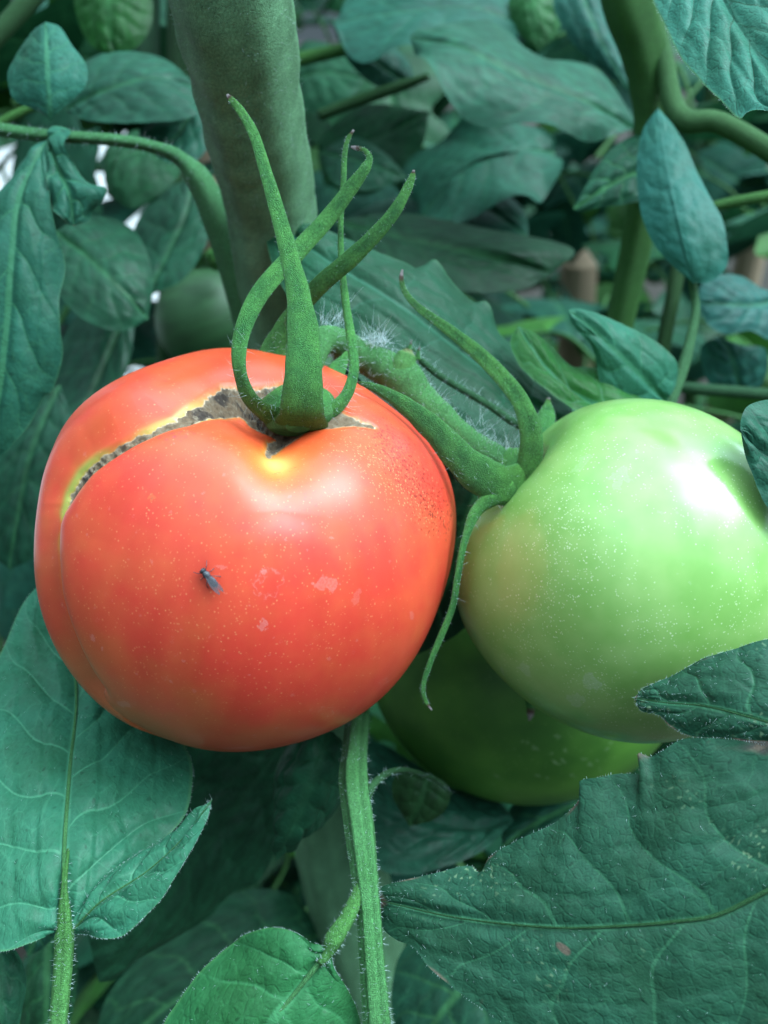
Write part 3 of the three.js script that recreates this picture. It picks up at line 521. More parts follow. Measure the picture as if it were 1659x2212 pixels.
// ------------------------------------------------------------------ the dark green tomato below and behind
const drk = fruit({ x: 1135, y: 1400, d: 0.305, rv: 346, axis: [-0.1, 0.85, 0.3], dip: 0.2, dipW: 0.35, lobe: 0.012, lobes: 5, flat: 0.22 });
const drkThing = thing('green_tomato', 'dark green tomato hanging in shade behind the red and pale green ones', 'tomato', drk.C, FRUIT);
{
  const DC = camLocal(drk);
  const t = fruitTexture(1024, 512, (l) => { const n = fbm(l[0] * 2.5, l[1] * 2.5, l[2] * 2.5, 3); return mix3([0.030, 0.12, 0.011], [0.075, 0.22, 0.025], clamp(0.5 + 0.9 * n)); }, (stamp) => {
    const r = rng(44), g = () => r() + r() + r() - 1.5;
    for (let i = 0; i < 500; i++) stamp(drk.toLocal(camDir(g(), g(), 0.3 + r()).normalize()), 1.4 / 346, [0.3, 0.45, 0.2], 0.4);
    for (let i = 0; i < 26; i++) stamp(drk.hit(1200 + g() * 140, 1640 + g() * 60).l, (4 + 12 * r()) / 346, [0.30, 0.42, 0.24], 0.5, patchShape(i * 2.2, 0.5 + 0.5 * r(), 0.4, r(), false));
  });
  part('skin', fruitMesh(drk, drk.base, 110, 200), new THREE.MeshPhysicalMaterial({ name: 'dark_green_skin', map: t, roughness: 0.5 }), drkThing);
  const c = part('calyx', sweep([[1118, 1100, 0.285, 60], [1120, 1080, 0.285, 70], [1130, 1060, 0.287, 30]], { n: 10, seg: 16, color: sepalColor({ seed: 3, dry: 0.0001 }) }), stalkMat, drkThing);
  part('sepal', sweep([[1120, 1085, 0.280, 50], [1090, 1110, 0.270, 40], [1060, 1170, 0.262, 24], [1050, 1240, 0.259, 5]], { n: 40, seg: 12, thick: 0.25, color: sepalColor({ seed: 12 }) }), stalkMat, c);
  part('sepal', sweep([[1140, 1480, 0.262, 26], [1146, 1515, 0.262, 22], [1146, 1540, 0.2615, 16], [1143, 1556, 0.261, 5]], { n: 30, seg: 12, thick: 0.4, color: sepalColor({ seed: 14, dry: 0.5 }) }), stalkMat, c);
}
// ------------------------------------------------------------------ the fly
{
  const h = red.hit(458, 1252, redR), nrm = h.p.clone().sub(red.C).normalize(), a2 = red.hit(440, 1232, redR).p, b2 = red.hit(486, 1284, redR).p;
  const ax = a2.clone().sub(b2).normalize(), sx = V3().crossVectors(nrm, ax).normalize(), nz = V3().crossVectors(ax, sx);
  const fly = thing('fly', 'tiny dark grey fly with clear wings sitting on the red tomato', 'fly', h.p);
  const B = new THREE.Matrix4().makeBasis(ax, sx, nz);
  const L = 0.0052, put = (g) => { g.applyMatrix4(B); g.translate(...h.p.clone().addScaledVector(nz, 0.0).toArray()); return g; };
  const ell = (x, y, z, rx, ry, rz) => { const g = new THREE.SphereGeometry(1, 24, 16); const p = g.attributes.position; for (let i = 0; i < p.count; i++) { const k = 1 + 0.05 * N3(p.getX(i) * 4, p.getY(i) * 4, p.getZ(i) * 4); p.setXYZ(i, p.getX(i) * k * rx * L + x * L, p.getY(i) * k * ry * L + y * L, p.getZ(i) * k * rz * L + z * L); } g.computeVertexNormals(); return g; };
  const dark = new THREE.MeshPhysicalMaterial({ name: 'fly_body', color: new THREE.Color(0.035, 0.04, 0.05), roughness: 0.4, clearcoat: 0.4, bumpMap: tex(fineBump, 6), bumpScale: 0.00003 });
  const eyeM = new THREE.MeshStandardMaterial({ name: 'fly_eye', color: new THREE.Color(0.05, 0.015, 0.012), roughness: 0.3 });
  const wing = new THREE.MeshPhysicalMaterial({ name: 'fly_wing', color: new THREE.Color(0.62, 0.62, 0.66), roughness: 0.12, transmission: 0.9, thickness: 0, side: THREE.DoubleSide });
  part('thorax', put(ell(0.24, 0, 0.15, 0.16, 0.125, 0.12)), dark, fly);
  const hd = part('head', put(ell(0.43, 0, 0.14, 0.075, 0.115, 0.09)), dark, fly);
  for (const s of [-1, 1]) part('eye', put(ell(0.445, s * 0.08, 0.15, 0.045, 0.04, 0.06)), eyeM, hd);
  part('abdomen', put(ell(-0.06, 0, 0.13, 0.24, 0.125, 0.10)), dark, fly);
  for (const s of [-1, 1]) {
    const sh = new THREE.Shape(); sh.moveTo(0, 0); sh.bezierCurveTo(-0.2 * L, 0.13 * L, -0.62 * L, 0.16 * L, -0.78 * L, 0.06 * L); sh.bezierCurveTo(-0.78 * L, -0.05 * L, -0.3 * L, -0.06 * L, 0, 0);
    const g = new THREE.ExtrudeGeometry(sh, { depth: 0.00003, bevelEnabled: false, curveSegments: 16 }); if (s < 0) { g.scale(1, -1, 1); const ii = g.index; if (!ii) { const p = g.attributes.position; for (let i = 0; i < p.count; i += 3) for (let k = 0; k < 3; k++) { const a = p.array[(i + 1) * 3 + k]; p.array[(i + 1) * 3 + k] = p.array[(i + 2) * 3 + k]; p.array[(i + 2) * 3 + k] = a; } } g.computeVertexNormals(); }
    g.rotateZ(s * 0.0); g.translate(0.22 * L, s * 0.03 * L, 0.25 * L + (s > 0 ? 0.00006 : 0)); part('wing', put(g), wing, fly);
  }
  for (const s of [-1, 1]) for (const x of [0.36, 0.24, 0.12]) { const c = new THREE.CatmullRomCurve3([V3(x, s * 0.07, 0.1), V3(x + (x - 0.24) * 0.9, s * 0.2, 0.13), V3(x + (x - 0.24) * 2.0, s * 0.3, 0.0)].map((p) => p.multiplyScalar(L))); part('leg', put(new THREE.TubeGeometry(c, 10, 0.012 * L, 6)), dark, fly); }
}

// ------------------------------------------------------------------ the plant that carries the fruit
const stemColor = (o = {}) => (t, a, p) => {
  const n = fbm(p.x * 120, p.y * 40, p.z * 120, 3), m = N3(p.x * 900, p.y * 700, p.z * 900);
  let c = mix3(o.a ?? [0.055, 0.17, 0.05], o.b ?? [0.035, 0.115, 0.035], clamp(0.5 + 0.5 * n)); c = c.map((x) => x * (1 + (o.grain ?? 0.25) * m) * (1 + (o.stripe ?? 0) * Math.cos(a * (o.ridges ?? 3) * 2 + 1)));
  if (o.brown) c = mix3(c, [0.13, 0.12, 0.075], o.brown * clamp(0.25 + 0.5 * Math.abs(Math.cos(a)) ** 2 + 0.7 * n + 0.35 * m));
  return c;
};
const BED = 'tomato plants growing in the bed';
const plant = thing('tomato_plant', 'tomato plant with a thick hairy stem, carrying the fruit in front', 'plant', at(640, 2600, 0.36), BED);
function stem(parent, name, pts, o = {}) {
  const g = sweep(pts, { n: o.n ?? 70, seg: o.seg ?? 20, color: stemColor(o), ...o }), m = part(name, g, o.mat ?? stalkMat, parent);
  if (o.hair) part('hair', hairs(hairSpots(g, o.hair, o.seed ?? 7), o.len ?? 0.0012, o.rad ?? 0.00004, o.seed ?? 7), hairMat, m, { kind: 'stuff' });
  return m;
}
stem(plant, 'main_stem', [[470, -150, 0.206, 270], [500, 0, 0.214, 258], [545, 250, 0.236, 218], [590, 480, 0.262, 190], [640, 900, 0.300, 172], [690, 1450, 0.320, 176], [738, 1850, 0.330, 186], [825, 2212, 0.335, 160], [870, 2500, 0.34, 160]], { n: 160, seg: 40, ridges: 6, ridge: 0.035, stripe: 0.10, phase: 0.6, lump: 0.05, brown: 0.22, grain: 0.35, a: [0.22, 0.48, 0.25], b: [0.14, 0.37, 0.18], hair: 3000, len: 0.0009, rad: 0.00003 });
// truss stalk between the two fruits, with its swollen joints
const truss = stem(plant, 'fruit_stalk', [[640, 860, 0.2035, 58], [665, 800, 0.2085, 54], [695, 738, 0.2155, 62], [735, 742, 0.221, 68], [790, 775, 0.2235, 66], [840, 800, 0.2228, 80], [872, 822, 0.2218, 92], [905, 856, 0.2212, 70], [936, 886, 0.2208, 64], [950, 900, 0.2207, 66], [985, 932, 0.220, 58], [1040, 970, 0.2195, 54], [1095, 1003, 0.219, 60]], { n: 140, seg: 26, lump: 0.10, a: [0.13, 0.39, 0.12], b: [0.085, 0.28, 0.09], hair: 900, len: 0.0012, seed: 21 });
part('stub', sweep([[862, 822, 0.2205, 56], [872, 790, 0.2200, 54], [879, 768, 0.2198, 44], [884, 755, 0.2197, 16]], { n: 24, seg: 18, lump: 0.12, color: (t, a, p) => mix3([0.14, 0.40, 0.11], [0.30, 0.26, 0.13], sstep(0.7, 1, t + 0.1 * N3(p.x * 900, p.y * 900, p.z * 900))) }), stalkMat, truss);
{ // long hairs bristling from the joints
  const r = rng(8), s = [], up = camDir(0.25, 0.85, 0.3);
  const tuft = (x, y, d, w, n) => { for (let i = 0; i < n; i++) s.push({ p: at(x + (r() - 0.5) * w, y + (r() - 0.5) * w * 0.4, d), n: up.clone().add(V3(r() - 0.5, r() - 0.5, r() - 0.5)).normalize() }); };
  tuft(720, 700, 0.2185, 60, 50); tuft(805, 742, 0.221, 60, 90); tuft(870, 790, 0.221, 50, 14); tuft(930, 862, 0.220, 70, 18); tuft(1010, 930, 0.219, 90, 36); tuft(1070, 972, 0.218, 60, 36);
  part('hair', hairs(s, 0.0036, 0.00004, 9, 0.9), new THREE.MeshStandardMaterial({ name: 'pale_hair', color: new THREE.Color(0.68, 0.78, 0.82), roughness: 0.5 }), truss, { kind: 'stuff' });
}
stem(plant, 'fruit_stalk', [[872, 770, 0.226, 26], [885, 757, 0.2275, 20], [905, 775, 0.229, 16], [950, 812, 0.231, 15], [1010, 848, 0.233, 16], [1060, 878, 0.234, 16], [1110, 912, 0.236, 18], [1200, 950, 0.24, 20]], { n: 50, seg: 12, a: [0.06, 0.19, 0.08], b: [0.045, 0.15, 0.06], hair: 260, len: 0.0018, seed: 33 });
for (const [x, y, h] of [[884, 770, 36], [902, 778, 30]]) part('sepal', sweep([[x, y, 0.2255, 14], [x + 1, y - h * 0.5, 0.2255, 9], [x + 5, y - h, 0.2255, 2]], { n: 12, seg: 8, color: sepalColor({ seed: x, dry: 0.3 }) }), stalkMat, truss);

function leaf(parent, o) {
  const NB = (o.blades ?? [o]).length, blades = (o.blades ?? [o]).map((b, i) => blade({ ...o, ...b, slot: i, slots: NB, seed: (o.seed ?? 1) + i * 3.7, mid: vpts(withDepth(b.mid, o.d), o.d), L: vpts(withDepth(b.L, o.d), o.d), R: vpts(withDepth(b.R, o.d), o.d) }));
  const g = blades.length > 1 ? mergeGeometries(blades.map((b) => { const c = b.clone(); c.userData = {}; return c; })) : blades[0];
  let mat = o.mat ?? leafMat;
  if (o.bake) {
    const W = 1024, H1 = 512, t = dataTex(W, H1 * NB, (x, y) => { const k = Math.min(NB - 1, Math.floor(y / H1)), c = blades[k].userData.colorAt((x + 0.5) / W, ((y - k * H1 + 0.5) / H1) * 2 - 1); return [toS(c[0]), toS(c[1]), toS(c[2])]; }, true);
    t.channel = 1; mat = leafMat.clone(); mat.name = 'leaf_veined'; mat.map = t;
  }
  const m = part('leaf', g.clone ? Object.assign(g.clone(), { userData: {} }) : g, mat, parent, o.label ? { label: o.label } : undefined);
  if (o.rib) blades.forEach((b, i) => { const q = (o.blades ?? [o])[i].mid; const w = o.rib[i] ?? o.rib[0]; part('midrib', sweep(withDepth(q, o.d).map((p, k, A) => [p[0], p[1], p[2] - (o.ribLift ?? 0.0006), Math.max(2, w * (1 - 0.85 * k / (A.length - 1)))]), { n: 80, seg: 10, color: stemColor({ a: o.ribA ?? [0.14, 0.40, 0.14], b: o.ribB ?? [0.10, 0.32, 0.11] }) }), stalkMat, m); });
  if (o.fuzz) { const sp = []; blades.forEach((b, i) => sp.push(...edgeSpots(b, o.fuzz * 0.7, 5 + i))); const fs = []; if (o.faceFuzz) blades.forEach((b, i) => fs.push(...faceSpots(b, o.faceFuzz * 0.7, 15 + i))); part('hair', mergeGeometries([hairs(sp, 0.00032, 0.00003, 12), ...(fs.length ? [hairs(fs, 0.0006, 0.000028, 13, 0.9)] : [])]), hairMat, m, { kind: 'stuff' }); }
  return m;
}
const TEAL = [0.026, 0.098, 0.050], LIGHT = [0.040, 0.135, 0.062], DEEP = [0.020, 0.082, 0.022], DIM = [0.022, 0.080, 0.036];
const HERO = { nu: 230, nv: 64, puff: 0.0008, bake: true };
// large pale leaf, lower left
leaf(plant, { ...HERO, seed: 2, puff: 0.0013, veinMix: 0.5, color: LIGHT, vein: [0.11, 0.26, 0.12], veins: 7, slope: 0.26, camber: 0.04, rib: [11, 5], fuzz: 700, faceFuzz: 260, rim: [0.07, 0.2, 0.08], blades: [
  { mid: [[142, 2026, 0.184], [138, 1871, 0.188], [150, 1671, 0.204], [165, 1500, 0.222], [150, 1380, 0.232], [105, 1252, 0.236]],
    L: [[142, 2026, 0.184], [118, 2008, 0.1845], [92, 2026, 0.182], [50, 2044, 0.180], [0, 2056, 0.179], [-60, 2040, 0.180], [-120, 1950, 0.184], [-140, 1800, 0.192], [-105, 1600, 0.208], [-30, 1470, 0.222], [8, 1400, 0.228], [22, 1365, 0.230], [48, 1308, 0.233], [76, 1272, 0.235], [105, 1252, 0.236]],
    R: [[142, 2026, 0.184], [165, 2012, 0.185], [200, 1985, 0.188], [250, 1930, 0.192], [310, 1870, 0.197], [352, 1818, 0.201], [400, 1761, 0.206], [414, 1700, 0.211], [412, 1640, 0.218], [380, 1590, 0.226], [330, 1500, 0.234], [250, 1380, 0.240], [170, 1290, 0.240], [105, 1252, 0.236]] },
  { veins: 5, mid: [[150, 2018, 0.1838], [215, 1950, 0.184], [320, 1880, 0.186], [400, 1805, 0.188], [458, 1727, 0.190]],
    L: [[150, 2018, 0.1838], [170, 1975, 0.1855], [222, 1900, 0.189], [300, 1845, 0.193], [352, 1816, 0.1945], [405, 1772, 0.193], [458, 1727, 0.190]],
    R: [[150, 2018, 0.1838], [190, 2018, 0.182], [215, 2027, 0.180], [262, 2023, 0.179], [340, 1952, 0.180], [400, 1862, 0.1835], [442, 1785, 0.187], [458, 1727, 0.190]] }] });
stem(plant, 'leaf_stalk', [[165, 1700, 0.2055, 6], [140, 1900, 0.1855, 13], [141, 1990, 0.1832, 30], [141, 2030, 0.183, 42], [138, 2091, 0.182, 40], [131, 2172, 0.180, 39], [126, 2230, 0.179, 37], [118, 2350, 0.178, 36]], { n: 60, seg: 18, ridges: 3, ridge: 0.1, stripe: 0.2, a: [0.13, 0.38, 0.11], b: [0.08, 0.26, 0.06], hair: 420, len: 0.0006, seed: 41 });
// big dark lobed leaf, lower right
leaf(plant, { ...HERO, seed: 5, color: [0.024, 0.070, 0.032], vein: [0.070, 0.17, 0.070], veins: 7, slope: 0.2, camber: 0.03, specks: -0.1, brown: 0.9, rib: [12, 6], ribA: [0.055, 0.19, 0.065], ribB: [0.042, 0.15, 0.052], fuzz: 500, faceFuzz: 420, blades: [
  { mid: [[1820, 1850, 0.166], [1659, 1924, 0.166], [1548, 1977, 0.167], [1468, 1990, 0.168], [1335, 2001, 0.171], [1202, 2004, 0.174], [990, 1983, 0.182], [823, 1946, 0.190]],
    L: [[1820, 1850, 0.166], [1800, 1720, 0.168], [1700, 1630, 0.170], [1620, 1604, 0.172], [1574, 1597, 0.173], [1521, 1594, 0.174], [1468, 1599, 0.176], [1431, 1622, 0.177], [1404, 1634, 0.178], [1378, 1627, 0.178], [1389, 1655, 0.178], [1391, 1668, 0.178], [1330, 1672, 0.180], [1295, 1679, 0.180], [1252, 1688, 0.181], [1258, 1712, 0.181], [1248, 1733, 0.181], [1203, 1775, 0.182], [1144, 1803, 0.183], [1118, 1816, 0.184], [1075, 1838, 0.185], [1053, 1860, 0.186], [1046, 1880, 0.186], [1033, 1884, 0.186], [1017, 1871, 0.187], [937, 1887, 0.188], [870, 1902, 0.189], [822, 1918, 0.190], [817, 1930, 0.190], [823, 1946, 0.190]],
    R: [[1820, 1850, 0.166], [1860, 2050, 0.160], [1700, 2320, 0.160], [1400, 2380, 0.164], [1200, 2290, 0.169], [1091, 2212, 0.173], [990, 2142, 0.177], [926, 2089, 0.180], [894, 2047, 0.183], [857, 2030, 0.186], [830, 2008, 0.188], [818, 1975, 0.190], [823, 1946, 0.190]] },
  { veins: 5, specks: 0.12, mid: [[1800, 1600, 0.166], [1659, 1560, 0.170], [1520, 1525, 0.176], [1440, 1518, 0.180], [1370, 1508, 0.184]],
    L: [[1800, 1600, 0.166], [1800, 1480, 0.172], [1720, 1385, 0.176], [1659, 1381, 0.177], [1574, 1406, 0.179], [1521, 1422, 0.180], [1457, 1457, 0.182], [1404, 1480, 0.183], [1385, 1490, 0.184], [1370, 1508, 0.184]],
    R: [[1800, 1600, 0.166], [1760, 1640, 0.168], [1680, 1606, 0.170], [1620, 1600, 0.172], [1564, 1594, 0.174], [1495, 1590, 0.177], [1447, 1568, 0.179], [1426, 1547, 0.180], [1384, 1534, 0.183], [1370, 1508, 0.184]] }] });
// small leaf at the bottom edge with its stalk
leaf(plant, { ...HERO, nu: 170, nv: 48, seed: 9, color: [0.030, 0.112, 0.030], vein: [0.075, 0.21, 0.07], veins: 6, slope: 0.15, camber: 0.07, rib: [14], fuzz: 700, faceFuzz: 260, rim: [0.06, 0.19, 0.06], mid: [[712, 2054, 0.1795], [680, 2092, 0.179], [645, 2136, 0.178], [585, 2212, 0.176], [520, 2330, 0.174], [480, 2440, 0.174]],
  L: [[712, 2054, 0.1795], [690, 2040, 0.1795], [676, 2037, 0.1795], [640, 2015, 0.181], [590, 2003, 0.182], [525, 2021, 0.184], [500, 2041, 0.185], [435, 2096, 0.184], [390, 2156, 0.183], [355, 2212, 0.182], [335, 2330, 0.180], [400, 2430, 0.176], [480, 2440, 0.174]],
  R: [[712, 2054, 0.1795], [716, 2066, 0.1795], [722, 2090, 0.180], [750, 2136, 0.181], [773, 2186, 0.181], [780, 2230, 0.180], [770, 2330, 0.178], [620, 2430, 0.175], [480, 2440, 0.174]] });
// upright leaf stalk with ridges, its fork hidden under the red tomato
stem(plant, 'leaf_stalk', [[775, 1540, 0.240, 50], [768, 1620, 0.220, 52], [766, 1690, 0.207, 62], [778, 1790, 0.197, 62], [788, 1880, 0.191, 56], [797, 1960, 0.186, 50], [804, 2060, 0.182, 52], [812, 2160, 0.179, 56], [818, 2240, 0.177, 58], [828, 2400, 0.174, 60]], { n: 110, seg: 28, ridges: 5, ridge: 0.13, stripe: 0.22, phase: 0.5, a: [0.13, 0.38, 0.14], b: [0.07, 0.25, 0.07], hair: 700, len: 0.0007, seed: 51 });
stem(plant, 'leaf_stalk', [[784, 1905, 0.1885, 24], [772, 1938, 0.1865, 30], [750, 1985, 0.183, 34], [722, 2030, 0.180, 40], [708, 2062, 0.179, 22], [690, 2082, 0.178, 14]], { n: 40, seg: 16, ridges: 3, ridge: 0.07, a: [0.12, 0.35, 0.09], b: [0.075, 0.24, 0.06], hair: 240, len: 0.0006, seed: 52 });
stem(plant, 'leaf_stalk', [[788, 1740, 0.202, 16], [800, 1705, 0.206, 18], [822, 1680, 0.212, 16], [855, 1664, 0.220, 13], [900, 1668, 0.230, 10], [945, 1690, 0.240, 7], [975, 1715, 0.246, 5]], { n: 40, seg: 12, a: [0.075, 0.22, 0.085], b: [0.05, 0.16, 0.06], hair: 120, seed: 53, len: 0.0008 });
// leaf behind the truss stalk
leaf(plant, { ...HERO, nu: 170, nv: 50, seed: 13, color: [0.017, 0.066, 0.026], vein: [0.035, 0.115, 0.055], veins: 5, slope: 0.1, camber: 0.05, puff: 0.0012, rim: [0.05, 0.16, 0.07], mid: [[1230, 930, 0.258], [1150, 875, 0.256], [1000, 770, 0.25], [850, 655, 0.246], [700, 560, 0.25], [560, 450, 0.258]],
  L: [[1230, 930, 0.258], [1235, 885, 0.262], [1209, 862, 0.264], [1150, 800, 0.264], [1103, 746, 0.264], [1080, 724, 0.263], [1066, 690, 0.262], [1058, 662, 0.262], [1047, 651, 0.262], [1024, 654, 0.261], [996, 631, 0.26], [968, 600, 0.26], [951, 572, 0.26], [937, 562, 0.26], [917, 575, 0.259], [903, 582, 0.258], [878, 569, 0.257], [841, 555, 0.256], [794, 536, 0.256], [700, 495, 0.256], [640, 475, 0.256], [560, 450, 0.258]],
  R: [[1230, 930, 0.258], [1180, 990, 0.246], [1000, 960, 0.238], [850, 880, 0.236], [700, 740, 0.238], [600, 600, 0.248], [560, 450, 0.258]] });
// two-lobed leaf over the pale green tomato
leaf(plant, { ...HERO, nu: 130, nv: 44, seed: 17, vein: [0.06, 0.17, 0.07], veins: 4, slope: 0.2, camber: 0.05, puff: 0.0009, rim: [0.06, 0.19, 0.09], blades: [
  { color: [0.034, 0.118, 0.058], mid: [[1440, 868, 0.262], [1390, 818, 0.256], [1330, 758, 0.252], [1280, 710, 0.25], [1227, 669, 0.25]], L: [[1440, 868, 0.262], [1462, 825, 0.262], [1460, 780, 0.26], [1426, 745, 0.259], [1389, 722, 0.258], [1339, 698, 0.256], [1293, 678, 0.254], [1246, 667, 0.252], [1227, 669, 0.25]], R: [[1440, 868, 0.262], [1400, 900, 0.262], [1340, 895, 0.258], [1300, 840, 0.254], [1286, 775, 0.252], [1276, 745, 0.251], [1253, 722, 0.25], [1231, 694, 0.25], [1227, 669, 0.25]] },
  { color: [0.022, 0.092, 0.012], mid: [[1425, 885, 0.258], [1330, 885, 0.252], [1239, 850, 0.25], [1180, 795, 0.25], [1119, 703, 0.252]], L: [[1425, 885, 0.258], [1350, 840, 0.256], [1296, 800, 0.256], [1263, 793, 0.256], [1239, 793, 0.256], [1216, 778, 0.256], [1196, 752, 0.256], [1149, 718, 0.254], [1119, 703, 0.252]], R: [[1425, 885, 0.258], [1350, 940, 0.25], [1239, 885, 0.246], [1180, 842, 0.246], [1130, 800, 0.247], [1102, 740, 0.25], [1119, 703, 0.252]] }] });
// compound leaf at the left
stem(plant, 'leaf_stalk', [[545, 720, 0.285, 66], [520, 620, 0.278, 68], [478, 490, 0.272, 66], [430, 390, 0.268, 54], [385, 340, 0.266, 30], [325, 316, 0.264, 25], [250, 303, 0.262, 24], [150, 296, 0.260, 24], [75, 290, 0.260, 26], [-60, 272, 0.258, 28]], { n: 90, seg: 18, ridges: 4, ridge: 0.06, a: [0.10, 0.32, 0.12], b: [0.07, 0.24, 0.09], hair: 500, seed: 61, len: 0.0012 });
leaf(plant, { ...HERO, nu: 150, nv: 40, seed: 21, midMix: 0.4, veinMix: 0.3, color: TEAL, veins: 6, camber: 0.08, puff: 0.0012, wave: 0.0015, rim: [0.06, 0.17, 0.08], blades: [
  { mid: [[103, 300, 0.256], [45, 420, 0.250], [28, 550, 0.246], [18, 700, 0.245], [0, 850, 0.246], [-30, 1010, 0.25]], L: [[103, 300, 0.256], [110, 370, 0.252], [112, 440, 0.250], [118, 480, 0.249], [126, 515, 0.248], [140, 575, 0.248], [128, 641, 0.247], [133, 705, 0.247], [137, 765, 0.248], [124, 815, 0.248], [107, 848, 0.248], [93, 857, 0.248], [80, 888, 0.249], [53, 931, 0.249], [17, 968, 0.25], [-30, 1010, 0.25]], R: [[103, 300, 0.256], [60, 330, 0.258], [25, 375, 0.256], [-30, 440, 0.255], [-80, 600, 0.254], [-100, 800, 0.254], [-70, 960, 0.252], [-30, 1010, 0.25]] },
  { veins: 4, brown: 0.5, mid: [[103, 300, 0.2555], [128, 370, 0.252], [150, 420, 0.250], [160, 489, 0.25]], L: [[103, 300, 0.2555], [118, 272, 0.256], [146, 276, 0.254], [150, 320, 0.252], [170, 370, 0.252], [200, 395, 0.252], [231, 414, 0.252], [206, 450, 0.252], [185, 474, 0.25], [160, 489, 0.25]], R: [[103, 300, 0.2555], [98, 350, 0.252], [102, 400, 0.25], [113, 452, 0.249], [138, 480, 0.249], [160, 489, 0.25]] }] });
leaf(plant, { ...HERO, nu: 90, nv: 36, seed: 23, veinMix: 0.2, midMix: 0.3, color: [0.030, 0.110, 0.060], veins: 5, camber: 0.05, puff: 0.0003, mid: [[110, 262, 0.258], [107, 230, 0.256], [104, 150, 0.256], [98, 47, 0.262]], L: [[110, 262, 0.258], [98, 250, 0.258], [72, 236, 0.26], [30, 215, 0.262], [17, 160, 0.264], [40, 110, 0.265], [72, 66, 0.265], [98, 47, 0.262]], R: [[110, 262, 0.258], [122, 245, 0.257], [146, 224, 0.257], [185, 185, 0.257], [188, 145, 0.258], [156, 98, 0.26], [126, 56, 0.262], [98, 47, 0.262]] });
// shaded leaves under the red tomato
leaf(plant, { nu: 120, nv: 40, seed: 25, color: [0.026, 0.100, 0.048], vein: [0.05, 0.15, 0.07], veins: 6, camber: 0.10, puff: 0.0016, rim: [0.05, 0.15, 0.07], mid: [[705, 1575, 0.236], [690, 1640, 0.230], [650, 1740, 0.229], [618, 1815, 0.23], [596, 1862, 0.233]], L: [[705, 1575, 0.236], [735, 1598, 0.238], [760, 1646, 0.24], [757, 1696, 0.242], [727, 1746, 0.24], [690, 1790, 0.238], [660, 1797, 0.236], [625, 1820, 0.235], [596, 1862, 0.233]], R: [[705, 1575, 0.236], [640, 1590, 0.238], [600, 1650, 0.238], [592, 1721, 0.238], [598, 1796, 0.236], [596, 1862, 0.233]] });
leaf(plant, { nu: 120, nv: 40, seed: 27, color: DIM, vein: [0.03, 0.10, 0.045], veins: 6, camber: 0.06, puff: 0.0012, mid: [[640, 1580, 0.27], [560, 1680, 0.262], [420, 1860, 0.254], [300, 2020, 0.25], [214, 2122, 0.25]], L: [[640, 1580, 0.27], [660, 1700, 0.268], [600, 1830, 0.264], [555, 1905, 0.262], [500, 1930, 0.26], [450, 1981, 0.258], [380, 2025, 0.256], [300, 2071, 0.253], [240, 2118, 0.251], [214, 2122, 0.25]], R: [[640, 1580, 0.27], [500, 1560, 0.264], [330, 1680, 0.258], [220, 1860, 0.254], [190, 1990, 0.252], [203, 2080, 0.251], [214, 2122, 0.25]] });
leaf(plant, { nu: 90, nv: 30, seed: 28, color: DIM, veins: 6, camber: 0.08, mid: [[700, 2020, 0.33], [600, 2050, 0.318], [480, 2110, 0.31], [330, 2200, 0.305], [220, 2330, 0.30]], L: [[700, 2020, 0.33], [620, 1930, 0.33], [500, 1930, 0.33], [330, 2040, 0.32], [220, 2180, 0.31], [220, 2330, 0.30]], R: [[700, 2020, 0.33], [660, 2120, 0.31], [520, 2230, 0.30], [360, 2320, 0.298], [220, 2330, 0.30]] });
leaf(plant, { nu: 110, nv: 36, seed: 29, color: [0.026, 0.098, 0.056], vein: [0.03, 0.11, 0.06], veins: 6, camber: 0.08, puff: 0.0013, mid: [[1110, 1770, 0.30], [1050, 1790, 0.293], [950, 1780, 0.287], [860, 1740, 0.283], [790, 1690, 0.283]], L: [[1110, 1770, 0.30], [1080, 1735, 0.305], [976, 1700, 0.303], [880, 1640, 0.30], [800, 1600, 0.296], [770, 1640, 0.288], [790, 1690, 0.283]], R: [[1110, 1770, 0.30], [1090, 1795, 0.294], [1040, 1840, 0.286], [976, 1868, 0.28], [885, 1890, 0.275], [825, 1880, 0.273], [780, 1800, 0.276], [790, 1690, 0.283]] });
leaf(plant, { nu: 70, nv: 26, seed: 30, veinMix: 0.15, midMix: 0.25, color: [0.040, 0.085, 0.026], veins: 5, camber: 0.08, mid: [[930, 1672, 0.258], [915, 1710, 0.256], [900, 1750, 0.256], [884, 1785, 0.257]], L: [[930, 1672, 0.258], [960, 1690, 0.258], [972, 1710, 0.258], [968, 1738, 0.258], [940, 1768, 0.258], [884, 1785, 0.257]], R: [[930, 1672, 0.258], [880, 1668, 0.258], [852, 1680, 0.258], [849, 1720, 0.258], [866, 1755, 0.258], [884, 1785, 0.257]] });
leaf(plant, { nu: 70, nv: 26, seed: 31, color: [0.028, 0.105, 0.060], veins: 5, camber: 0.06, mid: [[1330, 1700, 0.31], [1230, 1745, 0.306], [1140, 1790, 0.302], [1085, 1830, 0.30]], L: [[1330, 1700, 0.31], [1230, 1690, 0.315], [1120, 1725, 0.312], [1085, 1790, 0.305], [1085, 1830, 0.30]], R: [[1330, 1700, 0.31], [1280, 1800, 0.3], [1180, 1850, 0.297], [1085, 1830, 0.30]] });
leaf(plant, { nu: 80, nv: 30, seed: 32, color: [0.026, 0.095, 0.052], veins: 6, camber: 0.08, mid: [[1120, 2060, 0.28], [1020, 2120, 0.274], [940, 2210, 0.27], [880, 2330, 0.268]], L: [[1120, 2060, 0.28], [980, 2030, 0.286], [880, 2040, 0.284], [845, 2150, 0.276], [880, 2330, 0.268]], R: [[1120, 2060, 0.28], [1150, 2180, 0.27], [1080, 2300, 0.264], [980, 2370, 0.264], [880, 2330, 0.268]] });
